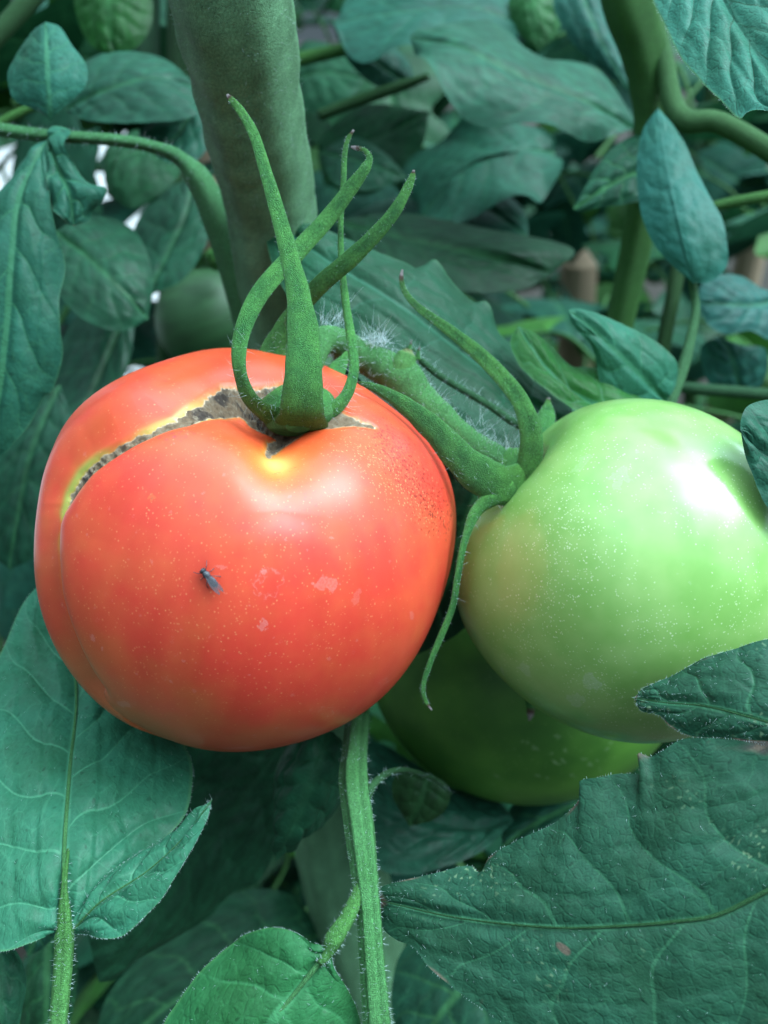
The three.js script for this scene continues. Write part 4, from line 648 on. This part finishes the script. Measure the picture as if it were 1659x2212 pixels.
leaf(plant, { nu: 90, nv: 30, seed: 33, color: [0.028, 0.100, 0.052], vein: [0.05, 0.15, 0.07], veins: 5, camber: 0.05, mid: [[-20, 2020, 0.205], [0, 2100, 0.2], [0, 2200, 0.197], [-20, 2320, 0.196]], L: [[-20, 2020, 0.205], [20, 2040, 0.205], [43, 2066, 0.204], [57, 2112, 0.203], [49, 2172, 0.201], [36, 2225, 0.199], [-20, 2320, 0.196]], R: [[-20, 2020, 0.205], [-70, 2100, 0.2], [-70, 2200, 0.198], [-20, 2320, 0.196]] });
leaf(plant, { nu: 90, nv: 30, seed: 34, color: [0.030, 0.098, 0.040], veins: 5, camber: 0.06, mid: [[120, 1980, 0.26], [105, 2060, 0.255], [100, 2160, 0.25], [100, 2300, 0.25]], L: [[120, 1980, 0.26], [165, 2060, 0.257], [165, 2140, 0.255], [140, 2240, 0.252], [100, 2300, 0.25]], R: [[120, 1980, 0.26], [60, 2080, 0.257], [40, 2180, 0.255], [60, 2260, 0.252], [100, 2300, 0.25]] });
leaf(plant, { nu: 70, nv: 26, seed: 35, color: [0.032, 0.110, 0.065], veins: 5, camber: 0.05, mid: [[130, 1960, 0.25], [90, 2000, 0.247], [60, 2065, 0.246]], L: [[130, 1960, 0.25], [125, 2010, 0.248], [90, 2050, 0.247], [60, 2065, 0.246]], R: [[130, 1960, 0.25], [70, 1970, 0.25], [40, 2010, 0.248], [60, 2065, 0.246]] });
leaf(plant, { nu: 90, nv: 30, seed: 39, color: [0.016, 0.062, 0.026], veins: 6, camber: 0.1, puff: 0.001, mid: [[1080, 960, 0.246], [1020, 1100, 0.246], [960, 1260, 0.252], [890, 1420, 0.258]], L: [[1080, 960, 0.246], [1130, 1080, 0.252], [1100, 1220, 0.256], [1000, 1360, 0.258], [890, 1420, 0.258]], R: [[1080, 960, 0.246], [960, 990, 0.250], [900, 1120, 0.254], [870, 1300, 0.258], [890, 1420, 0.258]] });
// near leaf tip at the right edge
leaf(plant, { nu: 90, nv: 36, seed: 37, color: [0.032, 0.112, 0.066], vein: [0.02, 0.075, 0.045], veins: 5, camber: 0.06, puff: 0.0009, mid: [[1790, 960, 0.196], [1740, 980, 0.192], [1660, 985, 0.189], [1600, 930, 0.188]], L: [[1790, 960, 0.196], [1740, 890, 0.196], [1680, 864, 0.194], [1640, 867, 0.192], [1612, 880, 0.19], [1600, 905, 0.189], [1600, 930, 0.188]], R: [[1790, 960, 0.196], [1770, 1070, 0.19], [1700, 1130, 0.187], [1655, 1095, 0.187], [1629, 1034, 0.187], [1610, 985, 0.188], [1600, 930, 0.188]] });

// ------------------------------------------------------------------ the plant behind, right
const plantR = thing('tomato_plant', 'tomato plant at right with a smooth forked stem, behind the pale green tomato', 'plant', at(1380, 2600, 0.36), BED);
const SM = { a: [0.085, 0.27, 0.055], b: [0.06, 0.20, 0.04], seg: 18, grain: 0.12 };
stem(plantR, 'main_stem', [[1330, -150, 0.285, 100], [1356, 0, 0.292, 104], [1390, 110, 0.30, 92], [1404, 180, 0.305, 84], [1408, 262, 0.31, 72], [1395, 400, 0.32, 66], [1372, 540, 0.33, 62], [1340, 690, 0.34, 58], [1290, 900, 0.36, 56], [1250, 1300, 0.38, 60], [1240, 2300, 0.40, 64]], { ...SM, n: 130, ridges: 4, ridge: 0.09, phase: 0.8, a: [0.08, 0.25, 0.055], b: [0.05, 0.17, 0.04] });
stem(plantR, 'main_stem', [[1500, 500, 0.345, 30], [1468, 570, 0.345, 32], [1452, 650, 0.345, 32], [1436, 730, 0.347, 32], [1415, 900, 0.35, 32], [1380, 1200, 0.36, 34]], { ...SM, n: 50, a: [0.035, 0.115, 0.03], b: [0.025, 0.09, 0.022] });
stem(plantR, 'branch', [[1395, 0, 0.300, 40], [1417, 60, 0.300, 40], [1438, 150, 0.298, 42], [1456, 230, 0.296, 46], [1484, 262, 0.293, 50], [1540, 262, 0.29, 46], [1600, 288, 0.288, 46], [1680, 338, 0.286, 46], [1800, 420, 0.284, 46]], { ...SM, n: 80, a: [0.085, 0.23, 0.075], b: [0.06, 0.18, 0.05] });
stem(plantR, 'leaf_stalk', [[1480, 470, 0.318, 20], [1545, 447, 0.314, 24], [1600, 434, 0.312, 24], [1700, 418, 0.31, 26]], { ...SM, n: 30 });
stem(plantR, 'leaf_stalk', [[1440, 832, 0.33, 22], [1500, 840, 0.326, 26], [1580, 846, 0.324, 26], [1700, 856, 0.322, 26]], { ...SM, n: 30, a: [0.045, 0.15, 0.06], b: [0.035, 0.12, 0.05] });
stem(plantR, 'leaf_stalk', [[1490, 580, 0.2755, 13], [1496, 612, 0.276, 18], [1503, 668, 0.275, 18], [1493, 725, 0.273, 22], [1473, 802, 0.270, 26], [1450, 862, 0.267, 27], [1428, 930, 0.266, 27], [1400, 1050, 0.27, 27]], { ...SM, n: 50, a: [0.085, 0.24, 0.10], b: [0.06, 0.19, 0.07] });
leaf(plantR, { ...HERO, nu: 120, nv: 44, seed: 41, color: [0.036, 0.128, 0.080], vein: [0.028, 0.100, 0.066], veins: 7, slope: 0.2, camber: 0.05, puff: 0.0003, veinMix: 0.35, midMix: 0.2, mid: [[1497, 612, 0.272], [1478, 540, 0.271], [1450, 420, 0.275], [1432, 320, 0.282], [1421, 233, 0.290]], L: [[1497, 612, 0.272], [1462, 582, 0.273], [1417, 534, 0.276], [1391, 481, 0.279], [1377, 408, 0.283], [1377, 335, 0.287], [1391, 277, 0.29], [1421, 233, 0.290]], R: [[1497, 612, 0.272], [1535, 608, 0.271], [1570, 575, 0.271], [1572, 540, 0.271], [1560, 472, 0.273], [1537, 431, 0.275], [1499, 356, 0.280], [1484, 318, 0.282], [1447, 262, 0.288], [1421, 233, 0.290]] });
leaf(plantR, { ...HERO, nu: 150, nv: 60, seed: 43, color: [0.040, 0.140, 0.078], vein: [0.018, 0.075, 0.035], veinMix: 0.8, veins: 8, slope: 0.32, camber: 0.05, puff: 0.0012, midMix: 0.3, rim: [0.055, 0.13, 0.03], fuzz: 500, mid: [[1490, -210, 0.222], [1565, 0, 0.205], [1620, 90, 0.198], [1672, 170, 0.191], [1740, 262, 0.184]], L: [[1490, -210, 0.222], [1400, -110, 0.215], [1410, 0, 0.208], [1437, 55, 0.205], [1455, 96, 0.202], [1481, 140, 0.199], [1525, 187, 0.195], [1554, 216, 0.192], [1602, 257, 0.188], [1612, 244, 0.188], [1640, 239, 0.187], [1690, 246, 0.186], [1740, 262, 0.184]], R: [[1490, -210, 0.222], [1620, -220, 0.22], [1780, -20, 0.202], [1800, 150, 0.19], [1740, 262, 0.184]] });
leaf(plantR, { nu: 100, nv: 34, seed: 45, color: [0.026, 0.092, 0.048], veins: 6, camber: 0.07, puff: 0.0012, mid: [[1420, 360, 0.31], [1370, 375, 0.302], [1310, 405, 0.298], [1238, 452, 0.298]], L: [[1420, 360, 0.31], [1410, 300, 0.31], [1376, 292, 0.308], [1338, 309, 0.306], [1300, 344, 0.304], [1274, 385, 0.302], [1255, 420, 0.3], [1238, 452, 0.298]], R: [[1420, 360, 0.31], [1420, 430, 0.3], [1376, 436, 0.298], [1338, 443, 0.297], [1292, 449, 0.297], [1257, 458, 0.298], [1238, 452, 0.298]] });
// leaves further back, out of focus
const B1 = { nu: 70, nv: 26, mat: farLeafMat, puff: 0.0008, veins: 6, veinMix: 0.15, midMix: 0.3 };
leaf(plantR, { ...B1, seed: 51, color: [0.030, 0.105, 0.060], camber: 0.12, wave: 0.003, mid: [[1390, 292, 0.345], [1250, 225, 0.335], [1100, 170, 0.33], [980, 110, 0.33], [885, 82, 0.335]], L: [[1390, 292, 0.345], [1365, 222, 0.35], [1292, 172, 0.35], [1248, 146, 0.35], [1175, 108, 0.35], [1100, 78, 0.35], [1005, 52, 0.348], [955, 40, 0.346], [915, 52, 0.34], [885, 82, 0.335]], R: [[1390, 292, 0.345], [1250, 290, 0.325], [1122, 277, 0.32], [1055, 263, 0.318], [1005, 240, 0.317], [955, 200, 0.318], [922, 157, 0.32], [885, 82, 0.335]] });
leaf(plantR, { ...B1, seed: 52, color: [0.034, 0.118, 0.085], camber: 0.06, mid: [[1240, -60, 0.37], [1270, 20, 0.365], [1310, 110, 0.36], [1365, 206, 0.36]], L: [[1240, -60, 0.37], [1195, 0, 0.37], [1233, 87, 0.367], [1277, 131, 0.365], [1338, 181, 0.362], [1365, 206, 0.36]], R: [[1240, -60, 0.37], [1300, -20, 0.37], [1308, 40, 0.366], [1350, 140, 0.362], [1365, 206, 0.36]] });
leaf(plantR, { ...B1, seed: 53, color: [0.060, 0.165, 0.050], camber: 0.1, mid: [[1150, -50, 0.385], [1150, 30, 0.38], [1165, 110, 0.38]], L: [[1150, -50, 0.385], [1100, 0, 0.388], [1120, 70, 0.384], [1165, 110, 0.38]], R: [[1150, -50, 0.385], [1215, 0, 0.385], [1205, 70, 0.384], [1165, 110, 0.38]] });
leaf(plantR, { ...B1, seed: 54, color: [0.032, 0.112, 0.075], camber: 0.1, wave: 0.003, mid: [[1160, 70, 0.39], [1020, 30, 0.385], [860, 40, 0.38], [720, 50, 0.38]], L: [[1160, 70, 0.39], [1100, -20, 0.4], [900, -50, 0.395], [770, -5, 0.39], [720, 50, 0.38]], R: [[1160, 70, 0.39], [1040, 110, 0.37], [900, 110, 0.366], [800, 130, 0.366], [745, 95, 0.37], [720, 50, 0.38]] });
leaf(plantR, { ...B1, seed: 55, color: [0.030, 0.105, 0.068], camber: 0.1, mid: [[900, 190, 0.42], [830, 150, 0.41], [760, 90, 0.40], [715, 40, 0.40]], L: [[900, 190, 0.42], [880, 130, 0.42], [800, 70, 0.41], [715, 40, 0.40]], R: [[900, 190, 0.42], [820, 190, 0.41], [750, 130, 0.4], [715, 40, 0.40]] });
leaf(plantR, { ...B1, seed: 56, color: [0.034, 0.116, 0.070], camber: -0.25, wave: 0.004, mid: [[1200, 330, 0.40], [1130, 300, 0.385], [1030, 310, 0.38], [950, 370, 0.38], [900, 480, 0.39]], L: [[1200, 330, 0.40], [1160, 260, 0.4], [1060, 250, 0.4], [940, 290, 0.4], [880, 400, 0.4], [900, 480, 0.39]], R: [[1200, 330, 0.40], [1185, 420, 0.38], [1100, 440, 0.37], [1010, 460, 0.37], [940, 500, 0.375], [900, 480, 0.39]] });
leaf(plantR, { ...B1, seed: 57, color: [0.012, 0.052, 0.020], camber: 0.15, mid: [[720, 480, 0.36], [850, 520, 0.35], [1020, 560, 0.345], [1190, 590, 0.35]], L: [[720, 480, 0.36], [850, 460, 0.365], [1030, 490, 0.362], [1240, 540, 0.36], [1190, 590, 0.35]], R: [[720, 480, 0.36], [830, 590, 0.34], [1000, 630, 0.335], [1130, 625, 0.34], [1190, 590, 0.35]] });
leaf(plantR, { ...B1, seed: 58, color: [0.035, 0.120, 0.098], camber: 0.08, mid: [[1690, 640, 0.35], [1640, 660, 0.343], [1580, 660, 0.338], [1508, 655, 0.338]], L: [[1690, 640, 0.35], [1640, 620, 0.347], [1600, 597, 0.345], [1549, 595, 0.342], [1516, 614, 0.34], [1508, 655, 0.338]], R: [[1690, 640, 0.35], [1670, 735, 0.34], [1620, 714, 0.337], [1573, 722, 0.335], [1533, 705, 0.335], [1508, 655, 0.338]] });
leaf(plantR, { ...B1, seed: 59, color: [0.035, 0.120, 0.090], camber: 0.06, mid: [[1600, 852, 0.36], [1590, 810, 0.355], [1575, 760, 0.35], [1555, 728, 0.35]], L: [[1600, 852, 0.36], [1560, 848, 0.36], [1533, 832, 0.356], [1513, 752, 0.352], [1530, 735, 0.35], [1555, 728, 0.35]], R: [[1600, 852, 0.36], [1646, 830, 0.358], [1655, 756, 0.354], [1600, 745, 0.352], [1555, 728, 0.35]] });
leaf(plantR, { ...B1, seed: 64, color: [0.030, 0.105, 0.05], camber: 0.1, mid: [[600, 190, 0.45], [680, 165, 0.445], [790, 170, 0.44]], L: [[600, 190, 0.45], [660, 90, 0.455], [740, 110, 0.45], [790, 170, 0.44]], R: [[600, 190, 0.45], [660, 240, 0.44], [740, 230, 0.437], [790, 170, 0.44]] });
leaf(plantR, { ...B1, seed: 60, color: [0.020, 0.082, 0.032], camber: 0.1, mid: [[700, 400, 0.43], [760, 330, 0.42], [850, 290, 0.41], [930, 240, 0.41]], L: [[700, 400, 0.43], [690, 310, 0.43], [780, 230, 0.42], [930, 240, 0.41]], R: [[700, 400, 0.43], [800, 420, 0.41], [900, 340, 0.4], [930, 240, 0.41]] });
leaf(plantR, { ...B1, seed: 62, color: [0.022, 0.084, 0.042], camber: 0.1, mid: [[690, 330, 0.40], [750, 345, 0.395], [820, 365, 0.392], [880, 385, 0.392]], L: [[690, 330, 0.40], [760, 295, 0.40], [830, 330, 0.397], [880, 385, 0.392]], R: [[690, 330, 0.40], [730, 400, 0.39], [810, 410, 0.388], [880, 385, 0.392]] });
stem(plantR, 'leaf_stalk', [[640, 130, 0.40, 30], [720, 112, 0.40, 28], [800, 95, 0.40, 22], [880, 60, 0.4, 16]], { ...SM, n: 30 });
stem(plantR, 'leaf_stalk', [[690, 250, 0.38, 24], [780, 215, 0.375, 26], [860, 188, 0.37, 24], [925, 165, 0.365, 16]], { ...SM, n: 30, a: [0.03, 0.11, 0.03], b: [0.025, 0.09, 0.025] });

// ------------------------------------------------------------------ the plant behind, left
const plantL = thing('tomato_plant', 'blurred tomato plant at left behind the red tomato, in deep shade', 'plant', at(330, 2500, 0.5), BED);
stem(plantL, 'main_stem', [[385, -100, 0.44, 50], [384, 200, 0.43, 48], [385, 420, 0.42, 46], [368, 600, 0.42, 46], [362, 800, 0.43, 46], [370, 1200, 0.44, 46], [380, 2400, 0.46, 50]], { ...SM, n: 60, a: [0.03, 0.10, 0.03], b: [0.02, 0.075, 0.02] });
stem(plantL, 'branch', [[318, -60, 0.45, 56], [318, 60, 0.445, 54], [325, 200, 0.44, 48], [360, 420, 0.43, 36]], { ...SM, n: 40, a: [0.05, 0.15, 0.07], b: [0.04, 0.12, 0.055] });
stem(plantL, 'branch', [[-60, 130, 0.33, 40], [0, 70, 0.33, 42], [80, -20, 0.33, 46], [130, -90, 0.33, 46]], { ...SM, n: 30, a: [0.05, 0.15, 0.05], b: [0.035, 0.11, 0.035] });
stem(plantL, 'leaf_stalk', [[-30, 285, 0.31, 22], [30, 250, 0.31, 20], [80, 232, 0.31, 16], [120, 245, 0.31, 10]], { ...SM, n: 24 });
leaf(plantL, { ...B1, seed: 71, color: [0.024, 0.088, 0.050], camber: 0.08, mid: [[140, 240, 0.325], [230, 200, 0.32], [330, 175, 0.32], [430, 190, 0.325]], L: [[140, 240, 0.325], [175, 140, 0.33], [250, 112, 0.33], [350, 125, 0.33], [430, 190, 0.325]], R: [[140, 240, 0.325], [200, 262, 0.315], [310, 265, 0.313], [420, 250, 0.315], [430, 190, 0.325]] });
leaf(plantL, { ...B1, seed: 72, color: [0.026, 0.095, 0.058], camber: 0.08, mid: [[460, 190, 0.335], [420, 240, 0.33], [380, 300, 0.326], [320, 320, 0.325]], L: [[460, 190, 0.335], [380, 200, 0.335], [325, 240, 0.33], [300, 290, 0.327], [320, 320, 0.325]], R: [[460, 190, 0.335], [470, 270, 0.328], [420, 350, 0.32], [360, 350, 0.32], [320, 320, 0.325]] });
leaf(plantL, { ...B1, seed: 73, color: [0.018, 0.085, 0.014], camber: 0.1, mid: [[240, -60, 0.36], [235, 20, 0.355], [245, 118, 0.355]], L: [[240, -60, 0.36], [165, -20, 0.36], [175, 60, 0.358], [205, 105, 0.356], [245, 118, 0.355]], R: [[240, -60, 0.36], [320, -20, 0.36], [325, 60, 0.358], [290, 105, 0.356], [245, 118, 0.355]] });
leaf(plantL, { ...B1, seed: 74, color: [0.018, 0.074, 0.036], camber: 0.12, mid: [[120, 500, 0.325], [190, 560, 0.32], [260, 630, 0.316], [320, 690, 0.318]], L: [[120, 500, 0.325], [190, 465, 0.33], [280, 490, 0.33], [330, 590, 0.324], [320, 690, 0.318]], R: [[120, 500, 0.325], [110, 600, 0.316], [180, 690, 0.31], [260, 715, 0.312], [320, 690, 0.318]] });
leaf(plantL, { ...B1, seed: 75, color: [0.017, 0.070, 0.036], camber: 0.1, mid: [[290, 640, 0.345], [240, 760, 0.335], [180, 900, 0.325], [100, 1060, 0.32]], L: [[290, 640, 0.345], [190, 660, 0.345], [110, 780, 0.338], [50, 940, 0.328], [100, 1060, 0.32]], R: [[290, 640, 0.345], [285, 760, 0.335], [235, 900, 0.324], [200, 1010, 0.318], [100, 1060, 0.32]] });
leaf(plantL, { ...B1, seed: 76, color: [0.017, 0.070, 0.036], camber: 0.08, mid: [[130, 830, 0.31], [70, 980, 0.30], [40, 1120, 0.296], [20, 1230, 0.296]], L: [[130, 830, 0.31], [170, 960, 0.30], [140, 1100, 0.295], [80, 1200, 0.294], [20, 1230, 0.296]], R: [[130, 830, 0.31], [20, 900, 0.31], [-30, 1050, 0.3], [-30, 1180, 0.298], [20, 1230, 0.296]] });
leaf(plantL, { ...B1, seed: 77, color: [0.020, 0.080, 0.030], camber: 0.08, mid: [[400, 330, 0.38], [330, 330, 0.37], [260, 350, 0.365], [230, 420, 0.365]], L: [[400, 330, 0.38], [320, 280, 0.38], [230, 320, 0.37], [230, 420, 0.365]], R: [[400, 330, 0.38], [370, 400, 0.36], [290, 450, 0.357], [230, 420, 0.365]] });
leaf(plantL, { ...B1, seed: 78, color: [0.024, 0.088, 0.046], camber: 0.08, mid: [[320, 640, 0.34], [400, 470, 0.35], [420, 380, 0.36]], L: [[320, 640, 0.34], [280, 530, 0.35], [340, 420, 0.36], [420, 380, 0.36]], R: [[320, 640, 0.34], [400, 600, 0.34], [460, 470, 0.35], [420, 380, 0.36]] });
const bgF = fruit({ x: 462, y: 690, d: 0.42, rv: 125, axis: [0, 0.85, 0.3], dip: 0.15, dipW: 0.35 });
const bgThing = thing('green_tomato', 'small blurred green tomato in shade left of the thick stem', 'tomato', bgF.C, FRUIT);
part('skin', fruitMesh(bgF, bgF.base, 40, 64), new THREE.MeshPhysicalMaterial({ name: 'shaded_green_skin', map: tex(mottle, 1), color: new THREE.Color(0.035, 0.12, 0.04), roughness: 0.55 }), bgThing);
part('calyx', sweep([[470, 575, 0.385, 30], [470, 560, 0.387, 60], [472, 545, 0.39, 18]], { n: 10, seg: 12, color: sepalColor({ dry: 0.0001 }) }), stalkMat, bgThing);

// ------------------------------------------------------------------ the bed and what stands behind
const soilTex = dataTex(512, 512, (i, j) => { const n = fbm(i / 30, j / 30, 1, 4), m = N3(i / 3, j / 3, 4); const v = clamp(0.5 + 0.4 * n + 0.2 * m); return [toS(0.012 + 0.022 * v), toS(0.011 + 0.016 * v), toS(0.008 + 0.011 * v)]; }, true, true);
soilTex.repeat.set(20, 20);
function ground(name, w, h, x, y, z, mat) {
  const g = new THREE.PlaneGeometry(w, h, 120, 120); g.rotateX(-Math.PI / 2); const p = g.attributes.position;
  if (name === 'soil') for (let i = 0; i < p.count; i++) p.setY(i, 0.015 * fbm(p.getX(i) * 5, p.getZ(i) * 5, 2, 3));
  g.computeVertexNormals(); const m = new THREE.Mesh(g, mat); m.name = name; m.position.set(x, y, z); m.receiveShadow = true; m.userData = { kind: 'structure', label: name === 'soil' ? 'dark garden soil under the plants' : 'pale concrete paving beyond the plants' }; scene.add(m); return m;
}
ground('soil', 40, 40, 0, 0, 0, new THREE.MeshStandardMaterial({ name: 'soil', map: soilTex, roughness: 1 }));
const paveTex = dataTex(256, 256, (i, j) => { const v = 0.34 + 0.08 * fbm(i / 20, j / 20, 3, 4); return [toS(v), toS(v), toS(v * 0.98)]; }, true, true); paveTex.repeat.set(6, 6);
ground('paving', 8, 12, -4.28, 0.05, -7.25, new THREE.MeshStandardMaterial({ name: 'paving', map: paveTex, roughness: 0.9 }));

// garden stakes
const woodTex = dataTex(128, 512, (i, j) => { const n = fbm(i / 7, j / 90, 2, 4), v = clamp(0.5 + 0.5 * n); return [toS(0.22 + 0.18 * v), toS(0.16 + 0.14 * v), toS(0.10 + 0.10 * v)]; }, true, true);
const woodMat = new THREE.MeshStandardMaterial({ name: 'wood', map: woodTex, roughness: 0.85 });
function stake(label, x, y, d, w, lean, top) {
  const t = at(x, y, d), b = V3(t.x + lean, 0, t.z), o = thing('garden_stake', label, 'stake', b, 'wooden garden stakes');
  const h = t.y, W = w / F * d, g = new THREE.CylinderGeometry(W * 0.48, W * 0.5, h, 20, 12), p = g.attributes.position;
  for (let i = 0; i < p.count; i++) { const k = (p.getY(i) + h / 2) / h; p.setX(i, p.getX(i) * (1 + 0.06 * N3(k * 9, x, 1)) - lean * k); p.setZ(i, p.getZ(i)); p.setY(i, p.getY(i) + h / 2); }
  g.computeVertexNormals(); g.translate(b.x, b.y, b.z); part('pole', g, woodMat, o);
  const c = new THREE.ConeGeometry(W * 0.48, W * 0.6, 20, 4); c.translate(t.x, t.y + W * 0.3 - 0.0005, t.z); part('tip', c, woodMat, o);
}
stake('pale wooden stake with pointed top, above the lobed leaf at centre right', 1250, 570, 0.80, 84, 0.03);
stake('pale wooden stake by the right edge behind the blue green leaves', 1632, 500, 0.80, 66, -0.02);
stake('pinkish wooden stake just left of the thick stem top', 428, 150, 0.75, 60, 0.0);

// plants that fill the rest of the bed: each leaf a part, all made from a few shapes
function looseLeaf(seed) {                                    // one leaf of unit length along +x, drooping, face up
  const r = rng(seed), n = 12, mid = [], L = [], R = [], droop = 0.18 + 0.3 * r(), w = 0.26 + 0.1 * r();
  for (let i = 0; i <= n; i++) {
    const t = i / n, z = -droop * t * t, x = t * (1 - 0.12 * t), a = w * Math.pow(Math.sin(Math.PI * Math.pow(t, 0.72)), 0.85), tooth = (s) => 1 + 0.30 * Math.sin(t * 17 + s + seed) * (t > 0.1 && t < 0.9 ? 1 : 0);
    mid.push(V3(x, z, 0)); L.push(V3(x + a * 0.1, z + a * 0.10 * Math.sin(t * 5 + seed), -a * tooth(0))); R.push(V3(x + a * 0.1, z + a * 0.10 * Math.sin(t * 4 + seed * 2), a * tooth(2)));
  }
  return { mid, L, R };
}
const FILL = [[0.030, 0.105, 0.055], [0.020, 0.082, 0.030], [0.055, 0.150, 0.020], [0.026, 0.095, 0.060]];
const fillShapes = FILL.map((c, k) => {
  const s = looseLeaf(90 + k * 7), sc = (A) => A.map((p) => p.clone().multiplyScalar(0.1));
  const g = blade({ mid: sc(s.mid), L: sc(s.L), R: sc(s.R), nu: 40, nv: 12, seed: 90 + k, color: c, veins: 6, camber: 0.08, puff: 0.001, veinMix: 0.15, midMix: 0.4, up: V3(0, 1, 0) }); g.userData = {}; g.deleteAttribute('uv1');
  const st = new THREE.TubeGeometry(new THREE.CatmullRomCurve3([V3(0.006, -0.001, 0), V3(-0.02, 0.001, 0), V3(-0.05, -0.012, 0)]), 8, 0.0013, 6), n = st.attributes.position.count;
  st.setAttribute('color', new THREE.Float32BufferAttribute(Array.from({ length: n * 3 }, (_, i) => [0.06, 0.18, 0.05][i % 3]), 3));
  return mergeGeometries([g, st]);
});
function fillPlant(label, sx, sd, list, seed) {
  const r = rng(seed), top = at(sx, -100, sd), b = V3(top.x, 0, top.z + 0.05), o = thing('tomato_plant', label, 'plant', b, BED);
  const c = new THREE.CatmullRomCurve3([b, V3(b.x + 0.02, top.y * 0.5, b.z - 0.02), top]), tg = new THREE.TubeGeometry(c, 30, 0.006, 10), n = tg.attributes.position.count;
  tg.setAttribute('color', new THREE.Float32BufferAttribute(Array.from({ length: n * 3 }, (_, i) => [0.05, 0.15, 0.04][i % 3]), 3)); part('main_stem', tg, stalkMat, o);
  for (const [x0, x1, y0, y1, d0, d1, count, size, face] of list) for (let i = 0; i < count; i++) {
    const p = at(lerp(x0, x1, r()), lerp(y0, y1, r()), lerp(d0, d1, r())), m = new THREE.Mesh(fillShapes[[0, 1, 3, 0, 1, 3, 0, 1, 3, 2][Math.floor(r() * 10)]], farLeafMat);
    m.name = numbered('leaf'); m.castShadow = m.receiveShadow = true; m.position.copy(p).sub(b); const s = size * (0.7 + 0.6 * r()) / 0.1; m.scale.setScalar(s);
    m.rotation.set((r() - 0.5) * 1.5 + face, r() * Math.PI * 2, (r() - 0.5) * 1.2, 'YXZ'); o.add(m);
  }
}
fillPlant('blurred tomato plant filling the gap above the centre, far behind', 1000, 0.62, [[640, 1150, -120, 330, 0.50, 0.72, 30, 0.085, 0.3], [640, 1300, 300, 760, 0.46, 0.75, 34, 0.085, 0.2], [150, 1150, -1100, -260, 0.36, 0.60, 14, 0.09, 0.3]], 5);
fillPlant('blurred tomato plant behind the forked stem at the right edge', 1560, 0.70, [[1150, 1760, -120, 400, 0.52, 0.8, 26, 0.085, 0.3], [1200, 1760, 380, 1000, 0.50, 0.8, 26, 0.08, 0.3]], 6);
fillPlant('blurred tomato plant low down behind the fruit, in deep shade', 900, 0.55, [[300, 1400, 1300, 2320, 0.42, 0.6, 60, 0.085, 0.2], [1000, 1760, 900, 1500, 0.42, 0.6, 20, 0.09, 0.2], [60, 420, 1980, 2320, 0.38, 0.5, 14, 0.075, 0.2]], 7);
fillPlant('blurred dark tomato plant behind the red tomato at far left', 330, 0.60, [[120, 520, 440, 1150, 0.45, 0.62, 28, 0.085, 0.2], [150, 440, -100, 260, 0.5, 0.62, 8, 0.08, 0.3], [-60, 120, 930, 1230, 0.40, 0.5, 6, 0.08, 0.2], [-120, 330, -60, 430, 0.5, 0.95, 26, 0.10, 0.3], [-60, 340, 90, 330, 0.46, 0.66, 12, 0.085, 0.6]], 8);
fillPlant('furthest tomato plant, dense blurred foliage closing the view at the back', 1000, 1.15, [[560, 1800, -150, 900, 0.85, 1.25, 110, 0.13, 0.3], [250, 1700, 900, 2300, 0.6, 0.9, 70, 0.11, 0.3]], 12);

renderer.render(scene, camera);
